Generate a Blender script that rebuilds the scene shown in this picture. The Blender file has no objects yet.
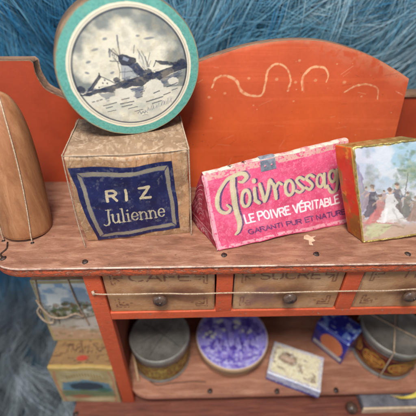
import bpy, math, random
import numpy as np
from mathutils import Matrix, Vector

# ------------------------------------------------------------------ camera, world, light
S = bpy.context.scene
COL = S.collection
def look_axes(p, yaw, roll):
    cy, sy = math.cos(yaw), math.sin(yaw)
    fwd = Vector((sy*math.cos(p), cy*math.cos(p), -math.sin(p)))
    right = Vector((cy, -sy, 0)); up = right.cross(fwd)
    c, s = math.cos(roll), math.sin(roll)
    return c*right + s*up, -s*right + c*up, fwd
r_, u_, f_ = look_axes(.6344, .0281, .0058)
cam_d = bpy.data.cameras.new('camera'); cam = bpy.data.objects.new('camera', cam_d); COL.objects.link(cam)
M = Matrix((r_, u_, -f_)).transposed().to_4x4(); M.translation = Vector((-.1155, -1.6667, 1.7346)); cam.matrix_world = M
cam_d.sensor_width = 36; cam_d.sensor_fit = 'HORIZONTAL'; cam_d.lens = 36*332.2/416
cam_d.clip_start = .01; cam_d.clip_end = 100
cam_d.dof.use_dof = True; cam_d.dof.focus_distance = 2.42; cam_d.dof.aperture_fstop = .48
S.camera = cam
W = bpy.data.worlds.new('World'); S.world = W; W.use_nodes = True
W.node_tree.nodes['Background'].inputs[0].default_value = (.80, .88, 1, 1)
W.node_tree.nodes['Background'].inputs[1].default_value = .27
def area(name, loc, target, size, power, col):
    d = bpy.data.lights.new(name, 'AREA'); d.shape = 'RECTANGLE'; d.size, d.size_y = size; d.energy = power; d.color = col
    o = bpy.data.objects.new(name, d); COL.objects.link(o); o.location = loc
    o.rotation_euler = (Vector(target)-Vector(loc)).to_track_quat('-Z', 'Y').to_euler()
area('window_light', (-.4, -2.3, 5.4), (.5, .5, 0), (1.8, 1.5), 425, (1, .97, .93))
area('room_light', (-4.2, -2.6, 2.2), (-.4, .6, -.8), (2.6, 2.6), 62, (.88, .94, 1))
S.view_settings.view_transform = 'Standard'; S.view_settings.look = 'None'; S.view_settings.gamma = 1
S.view_settings.exposure = 0.4
S.render.engine = 'CYCLES'
rng = np.random.default_rng(7); random.seed(7)

# ------------------------------------------------------------------ helpers: noise, colour
def lin(c):
    c = np.asarray(c, float)/255
    return np.where(c < .04045, c/12.92, ((c+.055)/1.055)**2.4)
def _h(i, j, k, s):
    n = (i*374761393 + j*668265263 + k*2147483647 + s*974634777) & 0xffffffff
    n = ((n ^ (n >> 13))*1274126177) & 0xffffffff
    n = (n ^ (n >> 16)) & 0xffff
    return n/65535.
def vnoise(x, y, z, s=0):
    x, y, z = np.broadcast_arrays(np.asarray(x, float), y, z)
    i, j, k = np.floor(x).astype(np.int64), np.floor(y).astype(np.int64), np.floor(z).astype(np.int64)
    a, b, c = x-i, y-j, z-k
    a = a*a*(3-2*a); b = b*b*(3-2*b); c = c*c*(3-2*c); r = 0
    for di in (0, 1):
        for dj in (0, 1):
            for dk in (0, 1):
                r = r + _h(i+di, j+dj, k+dk, s)*(a if di else 1-a)*(b if dj else 1-b)*(c if dk else 1-c)
    return r
def fbm(x, y, z=0., s=0, o=4):
    r = 0; t = 0; a = 1.; f = 1.
    for q in range(o):
        r = r + a*vnoise(np.asarray(x)*f+q*7.3, np.asarray(y)*f+3.1*q, np.asarray(z)*f, s+q); t += a; a *= .5; f *= 2.03
    return r/t
def sstep(a, b, x): t = np.clip((x-a)/(b-a), 0, 1); return t*t*(3-2*t)

def spline(pts, n=8):
    P = np.asarray(pts, float)
    if len(P) < 3: return P
    Q = np.vstack([2*P[0]-P[1], P, 2*P[-1]-P[-2]]); out = []
    for i in range(1, len(Q)-2):
        t = np.linspace(0, 1, n, endpoint=False)[:, None]
        a, b, c, d = Q[i-1], Q[i], Q[i+1], Q[i+2]
        out.append(.5*((2*b)+(-a+c)*t+(2*a-5*b+4*c-d)*t**2+(-a+3*b-3*c+d)*t**3))
    return np.vstack(out+[P[-1:]])

class Art:
    """Print for a label: colours worked out at every point of a fine mesh (art coordinates X right, Y down)."""
    def __init__(s, X, Y, base, aa=.5):
        s.X, s.Y, s.aa, s.rs = X, Y, aa, 1.
        s.C = np.ones(X.shape+(3,))*lin(base)
    def warp(s, amp, sc, seed=0):
        X, Y = s.X, s.Y
        s.X = X+(fbm(X*sc, Y*sc, 0, seed+201, 3)-.5)*2*amp; s.Y = Y+(fbm(X*sc, Y*sc, 7, seed+301, 3)-.5)*2*amp; return s
    def mix(s, a, col, lincol=False):
        c = np.asarray(col) if lincol else lin(col)
        s.C = s.C*(1-a[..., None]) + c*a[..., None]
    def box(s, lo, hi, pad):
        m = (s.X > lo[0]-pad) & (s.X < hi[0]+pad) & (s.Y > lo[1]-pad) & (s.Y < hi[1]+pad)
        return m
    def poly(s, pts, col, a=1., soft=None, rag=0., seed=0):
        P = np.asarray(pts, float); soft = soft or s.aa
        m = s.box(P.min(0), P.max(0), soft*2+rag*2+1); x, y = s.X[m], s.Y[m]
        if not x.size: return
        if rag:
            x = x+(fbm(x*.45, y*.45, 0, seed)-.5)*rag*4; y = y+(fbm(x*.45, y*.45, 5, seed)-.5)*rag*4
        d = np.full(x.shape, 1e9); ins = np.zeros(x.shape, bool)
        for i in range(len(P)):
            ax, ay = P[i]; bx, by = P[(i+1) % len(P)]; ex, ey = bx-ax, by-ay
            t = np.clip(((x-ax)*ex+(y-ay)*ey)/(ex*ex+ey*ey+1e-12), 0, 1)
            d = np.minimum(d, np.hypot(x-ax-t*ex, y-ay-t*ey))
            c = (ay > y) != (by > y)
            with np.errstate(divide='ignore', invalid='ignore'):
                ins ^= c & (x < (bx-ax)*(y-ay)/(by-ay if by != ay else 1e-9)+ax)
        sd = np.where(ins, -d, d); al = np.clip(.5-sd/soft, 0, 1)*a
        s.C[m] = s.C[m]*(1-al[:, None])+lin(col)*al[:, None]
    def line(s, pts, w, col, a=1., nib=None, soft=None, rag=0., seed=0):
        P = np.asarray(pts, float); soft = soft or s.aa
        if np.isscalar(w): w = np.full(len(P), float(w))
        w = np.interp(np.linspace(0, 1, len(P)), np.linspace(0, 1, len(w)), w)
        m = s.box(P.min(0), P.max(0), w.max()+soft*2+rag); x, y = s.X[m], s.Y[m]
        if not x.size: return
        sd = np.full(x.shape, 1e9)
        for i in range(len(P)-1):
            (ax, ay), (bx, by) = P[i], P[i+1]; ex, ey = bx-ax, by-ay
            t = np.clip(((x-ax)*ex+(y-ay)*ey)/(ex*ex+ey*ey+1e-12), 0, 1)
            ww = w[i]*(1-t)+w[i+1]*t
            if nib is not None:
                ww = ww*(nib[1]+(1-nib[1])*abs(math.sin(math.atan2(ey, ex)-nib[0])))
            sd = np.minimum(sd, np.hypot(x-ax-t*ex, y-ay-t*ey)-ww/2)
        al = np.clip(.5-sd/soft, 0, 1)*a
        if rag: al = al*sstep(.5-rag*.5, .62-rag*.5, fbm(x*.6*s.rs, y*.6*s.rs, 1, seed))
        s.C[m] = s.C[m]*(1-al[:, None])+lin(col)*al[:, None]
    def ell(s, cx, cy, rx, ry, col, a=1., rot=0., soft=.25, rag=0., seed=0):
        m = s.box((cx-max(rx, ry), cy-max(rx, ry)), (cx+max(rx, ry), cy+max(rx, ry)), max(rx, ry)*(.3+soft+rag)); x, y = s.X[m]-cx, s.Y[m]-cy
        c, q = math.cos(rot), math.sin(rot); X = (x*c+y*q)/rx; Y = (-x*q+y*c)/ry
        d = np.hypot(X, Y)
        if rag: d = d+(fbm(s.X[m]*.4, s.Y[m]*.4, 2, seed)-.5)*rag*2
        al = np.clip((1-d)/soft+.5, 0, 1)*a
        s.C[m] = s.C[m]*(1-al[:, None])+lin(col)*al[:, None]
    def blot(s, sc, lo, hi, col, a=1., seed=0, o=4, mask=None):
        n = fbm(s.X*sc, s.Y*sc, 0, seed, o); al = sstep(lo, hi, n)*a
        if mask is not None: al = al*mask
        s.mix(al, col)

# stroke letters: (advance, [polylines]) y up 0..1; 's' entries are smoothed
def arc(cx, cy, rx, ry, a0, a1, n=12):
    t = np.radians(np.linspace(a0, a1, n)); return np.c_[cx+rx*np.cos(t), cy+ry*np.sin(t)]
G = {
 'R': (.62, [[(0,0),(0,1)], [(0,1),(.25,1),*arc(.25,.76,.22,.24,90,-90),(0,.52)], [(.24,.52),(.48,0)]]),
 'I': (.32, [[(.09,0),(.09,1)]]), 'Z': (.6, [[(0,1),(.46,1),(0,0),(.48,0)]]),
 'L': (.5, [[(0,1),(0,0),(.38,0)]]), 'E': (.52, [[(.4,1),(0,1),(0,0),(.4,0)], [(0,.52),(.34,.52)]]),
 'P': (.58, [[(0,0),(0,1)], [(0,1),(.25,1),*arc(.25,.74,.22,.26,90,-90),(0,.48)]]),
 'O': (.66, [arc(.26,.5,.26,.5,0,360,24)]), 'V': (.6, [[(0,1),(.24,0),(.48,1)]]),
 'T': (.54, [[(0,1),(.44,1)], [(.22,1),(.22,0)]]), 'A': (.62, [[(0,0),(.25,1),(.5,0)], [(.1,.36),(.4,.36)]]),
 'B': (.6, [[(0,0),(0,1),(.22,1),*arc(.22,.76,.2,.24,90,-90),(0,.52)], [(.2,.52),*arc(.24,.26,.22,.26,90,-90),(0,0)]]),
 'G': (.66, [[*arc(.27,.5,.27,.5,50,330,18),(.5,.42),(.3,.42)]]), 'N': (.62, [[(0,0),(0,1),(.46,0),(.46,1)]]),
 'U': (.6, [[(0,1),(0,.3),*arc(.23,.26,.23,.26,180,360),(.46,1)]]), 'S': (.56, [[*arc(.22,.75,.2,.25,30,270,12),*arc(.22,.25,.2,.25,90,-150,12)]]),
 'C': (.6, [arc(.27,.5,.27,.5,50,310,18)]), 'F': (.5, [[(.4,1),(0,1),(0,0)], [(0,.52),(.32,.52)]]),
 'H': (.6, [[(0,0),(0,1)], [(.44,0),(.44,1)], [(0,.5),(.44,.5)]]), ' ': (.3, []),
 'j_': (0, []),
}
G['É'] = (.52, G['E'][1]+[[(.14,1.12),(.3,1.3)]])
LC = {   # lower-case serif letters, x-height .62
 'J': (.42, [[(.28,.98),(.28,.1),(.2,-.06),(.06,-.1),(-.02,0)], [(.14,.98),(.42,.98)]]),
 'u': (.52, [[(.06,.6),(.06,.16),(.14,.02),(.26,.04),(.38,.16)], [(.38,.6),(.38,.0),(.46,.0)], [(-.02,.6),(.06,.6)], [(.3,.6),(.38,.6)]]),
 'l': (.28, [[(.1,1),(.1,0)], [(0,1),(.1,1)], [(0,0),(.2,0)]]),
 'i': (.28, [[(.1,.6),(.1,0)], [(0,.6),(.1,.6)], [(0,0),(.2,0)], [(.09,.84),(.11,.86)]]),
 'e': (.46, [[(.04,.34),(.34,.34),*arc(.19,.32,.17,.3,10,320,16)]]),
 'n': (.54, [[(.06,.6),(.06,0)], [(.06,.42),(.18,.58),(.3,.58),(.38,.44),(.38,0)], [(-.03,0),(.14,0)], [(.3,0),(.47,0)], [(-.02,.6),(.06,.6)]]),
}
def write(art, text, p0, p1, h, col, w, glyphs=G, slant=0., nib=None, a=1., rag=0., seed=0, h1=None, stretch=1.):
    p0, p1 = np.array(p0, float), np.array(p1, float); h1 = h1 or h
    if not text: return
    adv = [glyphs[c][0] for c in text]; tot = sum(adv)-.12
    d = p1-p0; ux = d/np.linalg.norm(d); up = np.array([ux[1], -ux[0]])+np.array([ux[0], ux[1]])*slant
    x = 0.
    for c, ad in zip(text, adv):
        for st in glyphs[c][1]:
            P = np.array(st, float); t = (x+P[:, 0])/tot; hh = h+(h1-h)*t
            Q = p0+d*t[:, None]+up*(P[:, 1]*hh)[:, None]
            art.line(Q, w, col, a=a, nib=nib, rag=rag, seed=seed)
        x += ad

# ------------------------------------------------------------------ helpers: mesh and objects
def mesh(name, V, quads, mats, parent=None, loc=(0, 0, 0), cols=None, midx=None, smooth=True, tris=None):
    V = np.asarray(V, float)-np.asarray(loc, float); me = bpy.data.meshes.new(name)
    me.vertices.add(len(V)); me.vertices.foreach_set('co', V.ravel().astype(np.float32))
    quads = np.asarray(quads, int).reshape(-1, 4); nq = len(quads)
    tr = np.asarray(tris, int).reshape(-1, 3) if tris is not None and len(tris) else np.zeros((0, 3), int)
    loops = np.concatenate([quads.ravel(), tr.ravel()])
    me.loops.add(len(loops)); me.loops.foreach_set('vertex_index', loops.astype(np.int32))
    n = nq+len(tr); me.polygons.add(n)
    st = np.concatenate([np.arange(nq)*4, nq*4+np.arange(len(tr))*3])
    me.polygons.foreach_set('loop_start', st.astype(np.int32))
    if midx is not None: me.polygons.foreach_set('material_index', np.asarray(midx, np.int32))
    me.update(calc_edges=True); me.validate()
    if smooth: me.polygons.foreach_set('use_smooth', np.ones(len(me.polygons), bool))
    if cols is not None:
        at = me.color_attributes.new('Print', 'FLOAT_COLOR', 'POINT')
        c = np.ones((len(V), 4), np.float32); c[:, :3] = cols.reshape(-1, 3); at.data.foreach_set('color', c.ravel())
    for m in (mats if isinstance(mats, (list, tuple)) else [mats]): me.materials.append(m)
    o = bpy.data.objects.new(name, me); COL.objects.link(o)
    if parent is not None: o.parent = parent
    else: o.location = loc
    return o
def thing(name, label, cat, loc, group=None):
    o = bpy.data.objects.new(name, None); COL.objects.link(o); o.location = loc; o.empty_display_size = .1
    o['label'] = label; o['category'] = cat
    if group: o['group'] = group
    return o
def tag(o, label, cat, group=None, kind=None):
    o['label'] = label; o['category'] = cat
    if group: o['group'] = group
    if kind: o['kind'] = kind
def L(o): return tuple(o.location)
def gridq(nu, nv, off=0, closeu=False):
    i = np.arange(nu if closeu else nu-1)[:, None]; j = np.arange(nv-1)[None, :]
    a = i*nv+j; b = ((i+1) % nu)*nv+j
    return (np.stack([a, b, b+1, a+1], -1).reshape(-1, 4))+off
class MB:
    def __init__(s): s.V = []; s.Q = []; s.T = []; s.n = 0
    def add(s, V, Q, T=()):
        V = np.asarray(V, float); s.V.append(V)
        if len(Q): s.Q.append(np.asarray(Q)+s.n)
        if len(T): s.T.append(np.asarray(T)+s.n)
        s.n += len(V); return s
    def build(s, name, mats, parent=None, loc=None, **k):
        loc = loc if loc is not None else (L(parent) if parent is not None else (0, 0, 0))
        if parent is not None and parent.parent is not None: loc = L(parent.parent)
        return mesh(name, np.vstack(s.V), np.vstack(s.Q) if s.Q else np.zeros((0, 4)), mats, parent, loc,
                    tris=np.vstack(s.T) if s.T else None, **k)
def axis_pts(n, e):
    e = min(e, .2); return np.unique(np.concatenate([np.linspace(0, e, 4), np.linspace(e, 1-e, n), np.linspace(1-e, 1, 4)]).round(6))
class Hexa:
    """A box through eight corners with rounded edges and an uneven, handled surface."""
    def __init__(s, corners, r=.012, amp=.004, freq=5., seed=0, sag=0.):
        s.K = np.array(corners, float).reshape(2, 2, 2, 3)       # [x][y][z]
        s.r, s.amp, s.f, s.seed, s.sag = r, amp, freq, seed, sag
        K = s.K; s.dim = np.array([np.linalg.norm(K[1]-K[0], axis=-1).mean(), np.linalg.norm(K[:, 1]-K[:, 0], axis=-1).mean(), np.linalg.norm(K[:, :, 1]-K[:, :, 0], axis=-1).mean()])
    @staticmethod
    def frame(o, w, d, h, yaw, pitch, roll, **k):
        y, p, r = map(math.radians, (yaw, pitch, roll))
        Mx = Matrix.Rotation(y, 3, 'Z') @ Matrix.Rotation(p, 3, 'X') @ Matrix.Rotation(r, 3, 'Y')
        c = [Vector(o)+Mx @ Vector((a*w, b*d, e*h)) for a in (0, 1) for b in (0, 1) for e in (0, 1)]
        return Hexa(c, **k)
    def at(s, p, lift=0.):
        p = np.asarray(p, float); m = p*s.dim; r = s.r
        inn = np.clip(m, r, s.dim-r); d = m-inn; l = np.linalg.norm(d, axis=-1, keepdims=True)
        nd = d/np.maximum(l, 1e-9); m2 = inn+nd*(r+lift); q = m2/s.dim
        a, b, c = [q[..., i:i+1] for i in range(3)]
        K = s.K; P = 0
        for i in (0, 1):
            for j in (0, 1):
                for k in (0, 1):
                    P = P+K[i, j, k]*(a if i else 1-a)*(b if j else 1-b)*(c if k else 1-c)
        if s.amp:
            f = s.f
            P = P+np.stack([fbm(P[..., 0]*f, P[..., 1]*f, P[..., 2]*f, s.seed+11*i, 3)-.5 for i in range(3)], -1)*2*s.amp
        return P
    def body(s, mb, n=14):
        ax = [axis_pts(n, 1.01*s.r/s.dim[i]) for i in range(3)]
        for i in range(3):
            u, v = [ax[j] for j in range(3) if j != i]
            U, Vv = np.meshgrid(u, v, indexing='ij')
            for side in (0, 1):
                p = np.zeros(U.shape+(3,)); jj = [j for j in range(3) if j != i]
                p[..., jj[0]] = U; p[..., jj[1]] = Vv; p[..., i] = side
                mb.add(s.at(p).reshape(-1, 3), gridq(len(u), len(v)) if (side ^ (i == 1)) else gridq(len(u), len(v))[:, ::-1])
        return mb
    def face(s, side, U, V, lift=.003):
        """side: front, top, left, right; U across, V up"""
        p = np.zeros(U.shape+(3,))
        if side == 'front': p[..., 0] = U; p[..., 1] = 0; p[..., 2] = V
        if side == 'top': p[..., 0] = U; p[..., 1] = V; p[..., 2] = 1
        if side == 'left': p[..., 0] = 0; p[..., 1] = 1-U; p[..., 2] = V
        if side == 'right': p[..., 0] = 1; p[..., 1] = U; p[..., 2] = V
        return s.at(p, lift)
def bil(c, u, v):      # corners: TL, TR, BR, BL ; v up
    TL, TR, BR, BL = [np.array(k, float) for k in c]; u = u[..., None]; v = v[..., None]
    return (BL*(1-u)+BR*u)*(1-v)+(TL*(1-u)+TR*u)*v
def inv_bil(c, P):
    u = np.full(P.shape[:-1], .5); v = u.copy(); TL, TR, BR, BL = [np.array(k, float) for k in c]
    for _ in range(12):
        F = bil(c, u, v)-P; du = ((BR-BL)*(1-v)[..., None]+(TR-TL)*v[..., None]); dv = ((TL-BL)*(1-u)[..., None]+(TR-BR)*u[..., None])
        det = du[..., 0]*dv[..., 1]-du[..., 1]*dv[..., 0]
        u = u-(F[..., 0]*dv[..., 1]-F[..., 1]*dv[..., 0])/det; v = v-(du[..., 0]*F[..., 1]-du[..., 1]*F[..., 0])/det
    return u, v
def sheet(name, hx, side, artq, nu, nv, base, paint, mat, parent, sub=None, lift=.003, aa=.4, curl=None):
    """printed sheet lying on one face of a box. artq = art coordinates of the face corners, sub = corners of the label"""
    uu, vv = np.meshgrid(np.linspace(0, 1, nu), np.linspace(0, 1, nv), indexing='ij')
    if sub is None: U, V = uu, vv; A = bil(artq, uu, vv)
    else: A = bil(sub, uu, vv); U, V = inv_bil(artq, A)
    art = Art(A[..., 0], A[..., 1], base, aa); paint(art)
    P = hx.face(side, U, V, lift)
    if curl is not None: P = P+curl(uu, vv)
    mb = MB().add(P.reshape(-1, 3), gridq(nu, nv))
    if lift is not None:   # give the paper its own thickness: a lip round the border
        pass
    return mb.build(name, mat, parent, cols=np.clip(art.C, 0, 1).reshape(-1, 3))
def tube(mb, pts, r, n=6, smooth=True, rfun=None):
    P = spline(pts, 6) if smooth and len(pts) > 2 else np.asarray(pts, float)
    T = np.gradient(P, axis=0); T /= np.linalg.norm(T, axis=1, keepdims=True)+1e-12
    up = np.array([0., 0, 1]); R = []
    a = np.cross(T[0], up if abs(T[0][2]) < .9 else np.array([1., 0, 0])); a /= np.linalg.norm(a)
    th = np.arange(n)*2*np.pi/n
    for i in range(len(P)):
        a = a-T[i]*(a@T[i]); a /= np.linalg.norm(a); b = np.cross(T[i], a)
        rr = r if rfun is None else r*rfun(i/(len(P)-1))
        R.append(P[i]+rr*(np.cos(th)[:, None]*a+np.sin(th)[:, None]*b))
    V = np.array(R).transpose(1, 0, 2).reshape(-1, 3); m = len(P)
    Q = gridq(n, m, closeu=True); c0 = len(V); V = np.vstack([V, P[0], P[-1]])
    Tr = [(c0, ((k+1) % n)*m, k*m) for k in range(n)]+[(c0+1, k*m+m-1, ((k+1) % n)*m+m-1) for k in range(n)]
    return mb.add(V, Q, Tr)
def lathe(mb, prof, C=(0, 0, 0), n=64, axis=None, wob=0., seed=0):
    """prof: (radius, height) pairs; axis = 3x3 columns (x, y, up)"""
    prof = np.array(prof, float); th = np.linspace(0, 2*np.pi, n, endpoint=False)
    A = np.eye(3) if axis is None else np.asarray(axis, float)
    r = prof[:, 0][None, :]*np.ones((n, 1))
    if wob: r = r*(1+wob*(2*fbm(np.cos(th)*1.5+5, np.sin(th)*1.5+5, seed, seed, 2)-1))[:, None]
    Pl = np.stack([r*np.cos(th)[:, None], r*np.sin(th)[:, None], prof[:, 1][None, :]*np.ones((n, 1))], -1)
    V = Pl@A.T+np.array(C)
    return mb.add(V.reshape(-1, 3), gridq(n, len(prof), closeu=True))
def cuboid(mb, lo, hi, r=.008, n=3, amp=0., seed=0, **k):
    lo, hi = np.array(lo, float), np.array(hi, float)
    c = [(x, y, z) for x in (lo[0], hi[0]) for y in (lo[1], hi[1]) for z in (lo[2], hi[2])]
    return Hexa(c, r=r, amp=amp, seed=seed, **k).body(mb, n)
def plate(mb, outline, z0, z1, bev=.008, plane='xy', n_side=2):
    """outline (counter-clockwise, list of 2-D points) extruded between z0 and z1 with a small bevel"""
    P = np.array(outline, float); n = len(P)
    t = np.roll(P, -1, 0)-np.roll(P, 1, 0); nn = np.c_[t[:, 1], -t[:, 0]]; nn /= np.linalg.norm(nn, axis=1, keepdims=True)+1e-12
    rings = [(P-nn*bev, z0), (P, z0+bev), (P, z1-bev), (P-nn*bev*.6, z1-bev*.25), (P-nn*bev*1.3, z1)]
    V = []
    for q, z in rings:
        if plane == 'xy': V.append(np.c_[q, np.full(n, z)])
        else: V.append(np.c_[q[:, 0], np.full(n, z), q[:, 1]])
    V = np.array(V).transpose(1, 0, 2); Q = gridq(n, len(rings), closeu=True)
    if plane != 'xy': Q = Q[:, ::-1]
    mb.add(V.reshape(-1, 3), Q)
    # caps from the triangulator
    from mathutils.geometry import tessellate_polygon
    for ring in (0, len(rings)-1):
        q = V[:, ring]; tr = tessellate_polygon([[Vector((a[0], a[1], 0)) if plane == 'xy' else Vector((a[0], a[2], 0)) for a in q]])
        mb.add(q, [], tr)
    return mb

# ------------------------------------------------------------------ materials
def new_mat(name):
    m = bpy.data.materials.new(name); m.use_nodes = True; nt = m.node_tree
    return m, nt, nt.nodes['Principled BSDF']
def N(nt, t, **k):
    n = nt.nodes.new(t)
    for a, v in k.items():
        if a.startswith('i_'): n.inputs[a[2:].replace('_', ' ')].default_value = v
        else: setattr(n, a, v)
    return n
def coords(nt, scale=(1, 1, 1)):
    tc = N(nt, 'ShaderNodeTexCoord'); mp = N(nt, 'ShaderNodeMapping'); mp.inputs['Scale'].default_value = scale
    nt.links.new(tc.outputs['Object'], mp.inputs['Vector']); return mp.outputs[0]
def noise(nt, vec, sc, det=6, rough=.6, dist=0.):
    n = N(nt, 'ShaderNodeTexNoise'); n.inputs['Scale'].default_value = sc; n.inputs['Detail'].default_value = det
    n.inputs['Roughness'].default_value = rough; n.inputs['Distortion'].default_value = dist
    nt.links.new(vec, n.inputs['Vector']); return n.outputs['Fac']
def ramp(nt, fac, stops):
    r = N(nt, 'ShaderNodeValToRGB'); el = r.color_ramp.elements
    while len(el) < len(stops): el.new(.5)
    for e, (p, c) in zip(el, stops):
        e.position = p; e.color = (*(lin(c) if len(np.shape(c)) else (c, c, c)), 1)
    nt.links.new(fac, r.inputs[0]); return r.outputs[0]
def mixc(nt, fac, a, b, mode='MIX'):
    m = N(nt, 'ShaderNodeMix', data_type='RGBA', blend_type=mode)
    for s, v in ((m.inputs[0], fac), (m.inputs[6], a), (m.inputs[7], b)):
        if hasattr(v, 'links'): nt.links.new(v, s)
        elif np.isscalar(v): s.default_value = v
        else: s.default_value = (*lin(v), 1)
    return m.outputs[2]
def math_(nt, op, a, b=0., clamp=False):
    m = N(nt, 'ShaderNodeMath', operation=op, use_clamp=clamp)
    for s, v in ((m.inputs[0], a), (m.inputs[1], b)):
        if hasattr(v, 'links'): nt.links.new(v, s)
        else: s.default_value = v
    return m.outputs[0]
def bump(nt, bsdf, h, strength, dist=.01):
    b = N(nt, 'ShaderNodeBump'); b.inputs['Strength'].default_value = strength; b.inputs['Distance'].default_value = dist
    nt.links.new(h, b.inputs['Height']); nt.links.new(b.outputs[0], bsdf.inputs['Normal'])
def wood(name, dark, mid, light, grain=(1.2, 16, 16), stain=.35, stain_col=(84, 58, 48), rough=.62, bmp=.35, spec=.3):
    m, nt, b = new_mat(name); v = coords(nt, grain); v1 = coords(nt)
    g = noise(nt, v, 2.2, 9, .65, .6); c = ramp(nt, g, [(.3, dark), (.5, mid), (.7, light)])
    f = noise(nt, v, 16, 4, .6); c = mixc(nt, math_(nt, 'MULTIPLY', ramp(nt, f, [(.5, 0), (.75, 1)]), .3), c, stain_col)
    s = noise(nt, v1, 2.3, 6, .62, .4); c = mixc(nt, math_(nt, 'MULTIPLY', ramp(nt, s, [(.45, 0), (.7, 1)]), stain), c, stain_col)
    s2 = noise(nt, v1, 60, 5, .7); c = mixc(nt, math_(nt, 'MULTIPLY', ramp(nt, s2, [(.58, 0), (.72, 1)]), stain), c, light)
    # small dark specks and pits
    s3 = noise(nt, v1, 34, 3, .5); c = mixc(nt, math_(nt, 'MULTIPLY', ramp(nt, s3, [(.66, 0), (.72, 1)]), .55), c, stain_col)
    nt.links.new(c, b.inputs['Base Color']); b.inputs['Roughness'].default_value = rough
    b.inputs['Specular IOR Level'].default_value = spec
    bump(nt, b, math_(nt, 'ADD', math_(nt, 'MULTIPLY', g, .6), math_(nt, 'MULTIPLY', s2, .6)), bmp, .012)
    return m
def paint(name, col, col2, under, wear=(.6, .68), wscale=(3, 3, 3), wsc=6., rough=.42, use_print=False, bmp=.25, fine=.5):
    """old enamel paint over wood"""
    m, nt, b = new_mat(name); v = coords(nt); vw = coords(nt, wscale)
    big = noise(nt, v, 2.2, 5, .6); c = mixc(nt, ramp(nt, big, [(.3, 0), (.7, 1)]), col, col2)
    if use_print:
        at = N(nt, 'ShaderNodeAttribute', attribute_name='Print'); c = mixc(nt, 1., c, at.outputs[0], 'MULTIPLY')
    w = noise(nt, vw, wsc, 9, .72); wm = ramp(nt, w, [(wear[0], 0), (wear[1], 1)])
    fn = noise(nt, coords(nt, (1, 3, 30)), 9, 4, .6); c = mixc(nt, math_(nt, 'MULTIPLY', ramp(nt, fn, [(.45, 0), (.8, 1)]), .25*fine), c, (120, 44, 24))
    sp = noise(nt, v, 55, 4, .6); c = mixc(nt, math_(nt, 'MULTIPLY', ramp(nt, sp, [(.6, 0), (.75, 1)]), .35*fine), c, under)
    c = mixc(nt, wm, c, under)
    if use_print:
        c2 = N(nt, 'ShaderNodeAttribute', attribute_name='Print')
    nt.links.new(c, b.inputs['Base Color']); b.inputs['Roughness'].default_value = rough
    b.inputs['Specular IOR Level'].default_value = .35
    bump(nt, b, math_(nt, 'ADD', math_(nt, 'MULTIPLY', wm, -.6), math_(nt, 'MULTIPLY', noise(nt, v, 26, 6, .7), .5)), bmp, .01)
    return m
def printed(name, rough=.55, var=.16, bmp=.2, spec=.4, metal=0., sc=38, coat=0., bscale=70, dirt=(96, 78, 62), dirt_a=.25):
    m, nt, b = new_mat(name); v = coords(nt)
    at = N(nt, 'ShaderNodeAttribute', attribute_name='Print'); c = at.outputs[0]
    n1 = noise(nt, v, sc, 6, .7); c = mixc(nt, var, c, ramp(nt, n1, [(.25, (96, 90, 86)), (.75, (200, 196, 190))]), 'OVERLAY')
    n2 = noise(nt, v, 9, 8, .7); c = mixc(nt, math_(nt, 'MULTIPLY', ramp(nt, n2, [(.52, 0), (.72, 1)]), dirt_a), c, dirt)
    nt.links.new(c, b.inputs['Base Color']); b.inputs['Roughness'].default_value = rough; b.inputs['Metallic'].default_value = metal
    b.inputs['Specular IOR Level'].default_value = spec; b.inputs['Coat Weight'].default_value = coat; b.inputs['Coat Roughness'].default_value = .12
    bump(nt, b, math_(nt, 'ADD', noise(nt, v, bscale, 5, .6), math_(nt, 'MULTIPLY', noise(nt, v, 11, 5, .6), 1.5)), bmp, .008)
    return m
def plain(name, a, b_, sc=12, rough=.6, metal=0., bmp=.3, spec=.4, coat=0., bs=40, lo=.35, hi=.65, scl=(1, 1, 1), det=8):
    m, nt, b = new_mat(name); v = coords(nt, scl)
    c = ramp(nt, noise(nt, v, sc, det, .7), [(lo, a), (hi, b_)])
    nt.links.new(c, b.inputs['Base Color']); b.inputs['Roughness'].default_value = rough; b.inputs['Metallic'].default_value = metal
    b.inputs['Specular IOR Level'].default_value = spec; b.inputs['Coat Weight'].default_value = coat
    bump(nt, b, noise(nt, v, bs, 6, .65), bmp, .01)
    return m
M_counter = wood('worn_pinkish_wood', (116, 76, 58), (148, 102, 80), (176, 134, 110), grain=(2.2, 9, 9), stain=.5, stain_col=(98, 64, 50), rough=.55, bmp=.5)
M_shelf = wood('shelf_wood', (136, 88, 68), (164, 112, 88), (186, 138, 112), grain=(1.2, 8, 8), stain=.35, stain_col=(112, 72, 60))
M_edgewood = wood('edge_wood', (96, 70, 56), (128, 98, 78), (160, 130, 106), grain=(1.5, 20, 20), stain=.4)
M_bottom = wood('bottom_board_wood', (92, 48, 38), (118, 64, 50), (140, 86, 68), stain=.4)
M_drawer = printed('drawer_stained_wood', rough=.6, var=.22, bmp=.3, sc=30, dirt=(120, 74, 50), dirt_a=.3)
M_orange = paint('old_orange_enamel', (208, 94, 56), (188, 80, 48), (204, 146, 116), wear=(.60, .70), wscale=(3, 3, 2), wsc=9., bmp=.75, rough=.5, fine=1.2)
M_rim = paint('chipped_orange_rim', (214, 104, 64), (204, 92, 56), (210, 142, 112), wear=(.50, .60), wscale=(1, 2, 3), wsc=20, bmp=1.0)
M_back = paint('orange_back_board_enamel', (255, 255, 255), (232, 226, 220), (206, 120, 84), wear=(.78, .84), use_print=True, bmp=.12, rough=.38, fine=.22)
M_shadedred = paint('shaded_red_enamel', (162, 62, 30), (134, 48, 24), (110, 62, 44), wear=(.66, .78), bmp=.3)  # shade on the left shoulder board put into this darker red; side board shares it
M_inside = paint('inside_stained_board', (156, 82, 58), (130, 66, 46), (120, 74, 56), wear=(.62, .8), rough=.7)
M_paper = printed('printed_card', rough=.62, bmp=.25)
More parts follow.
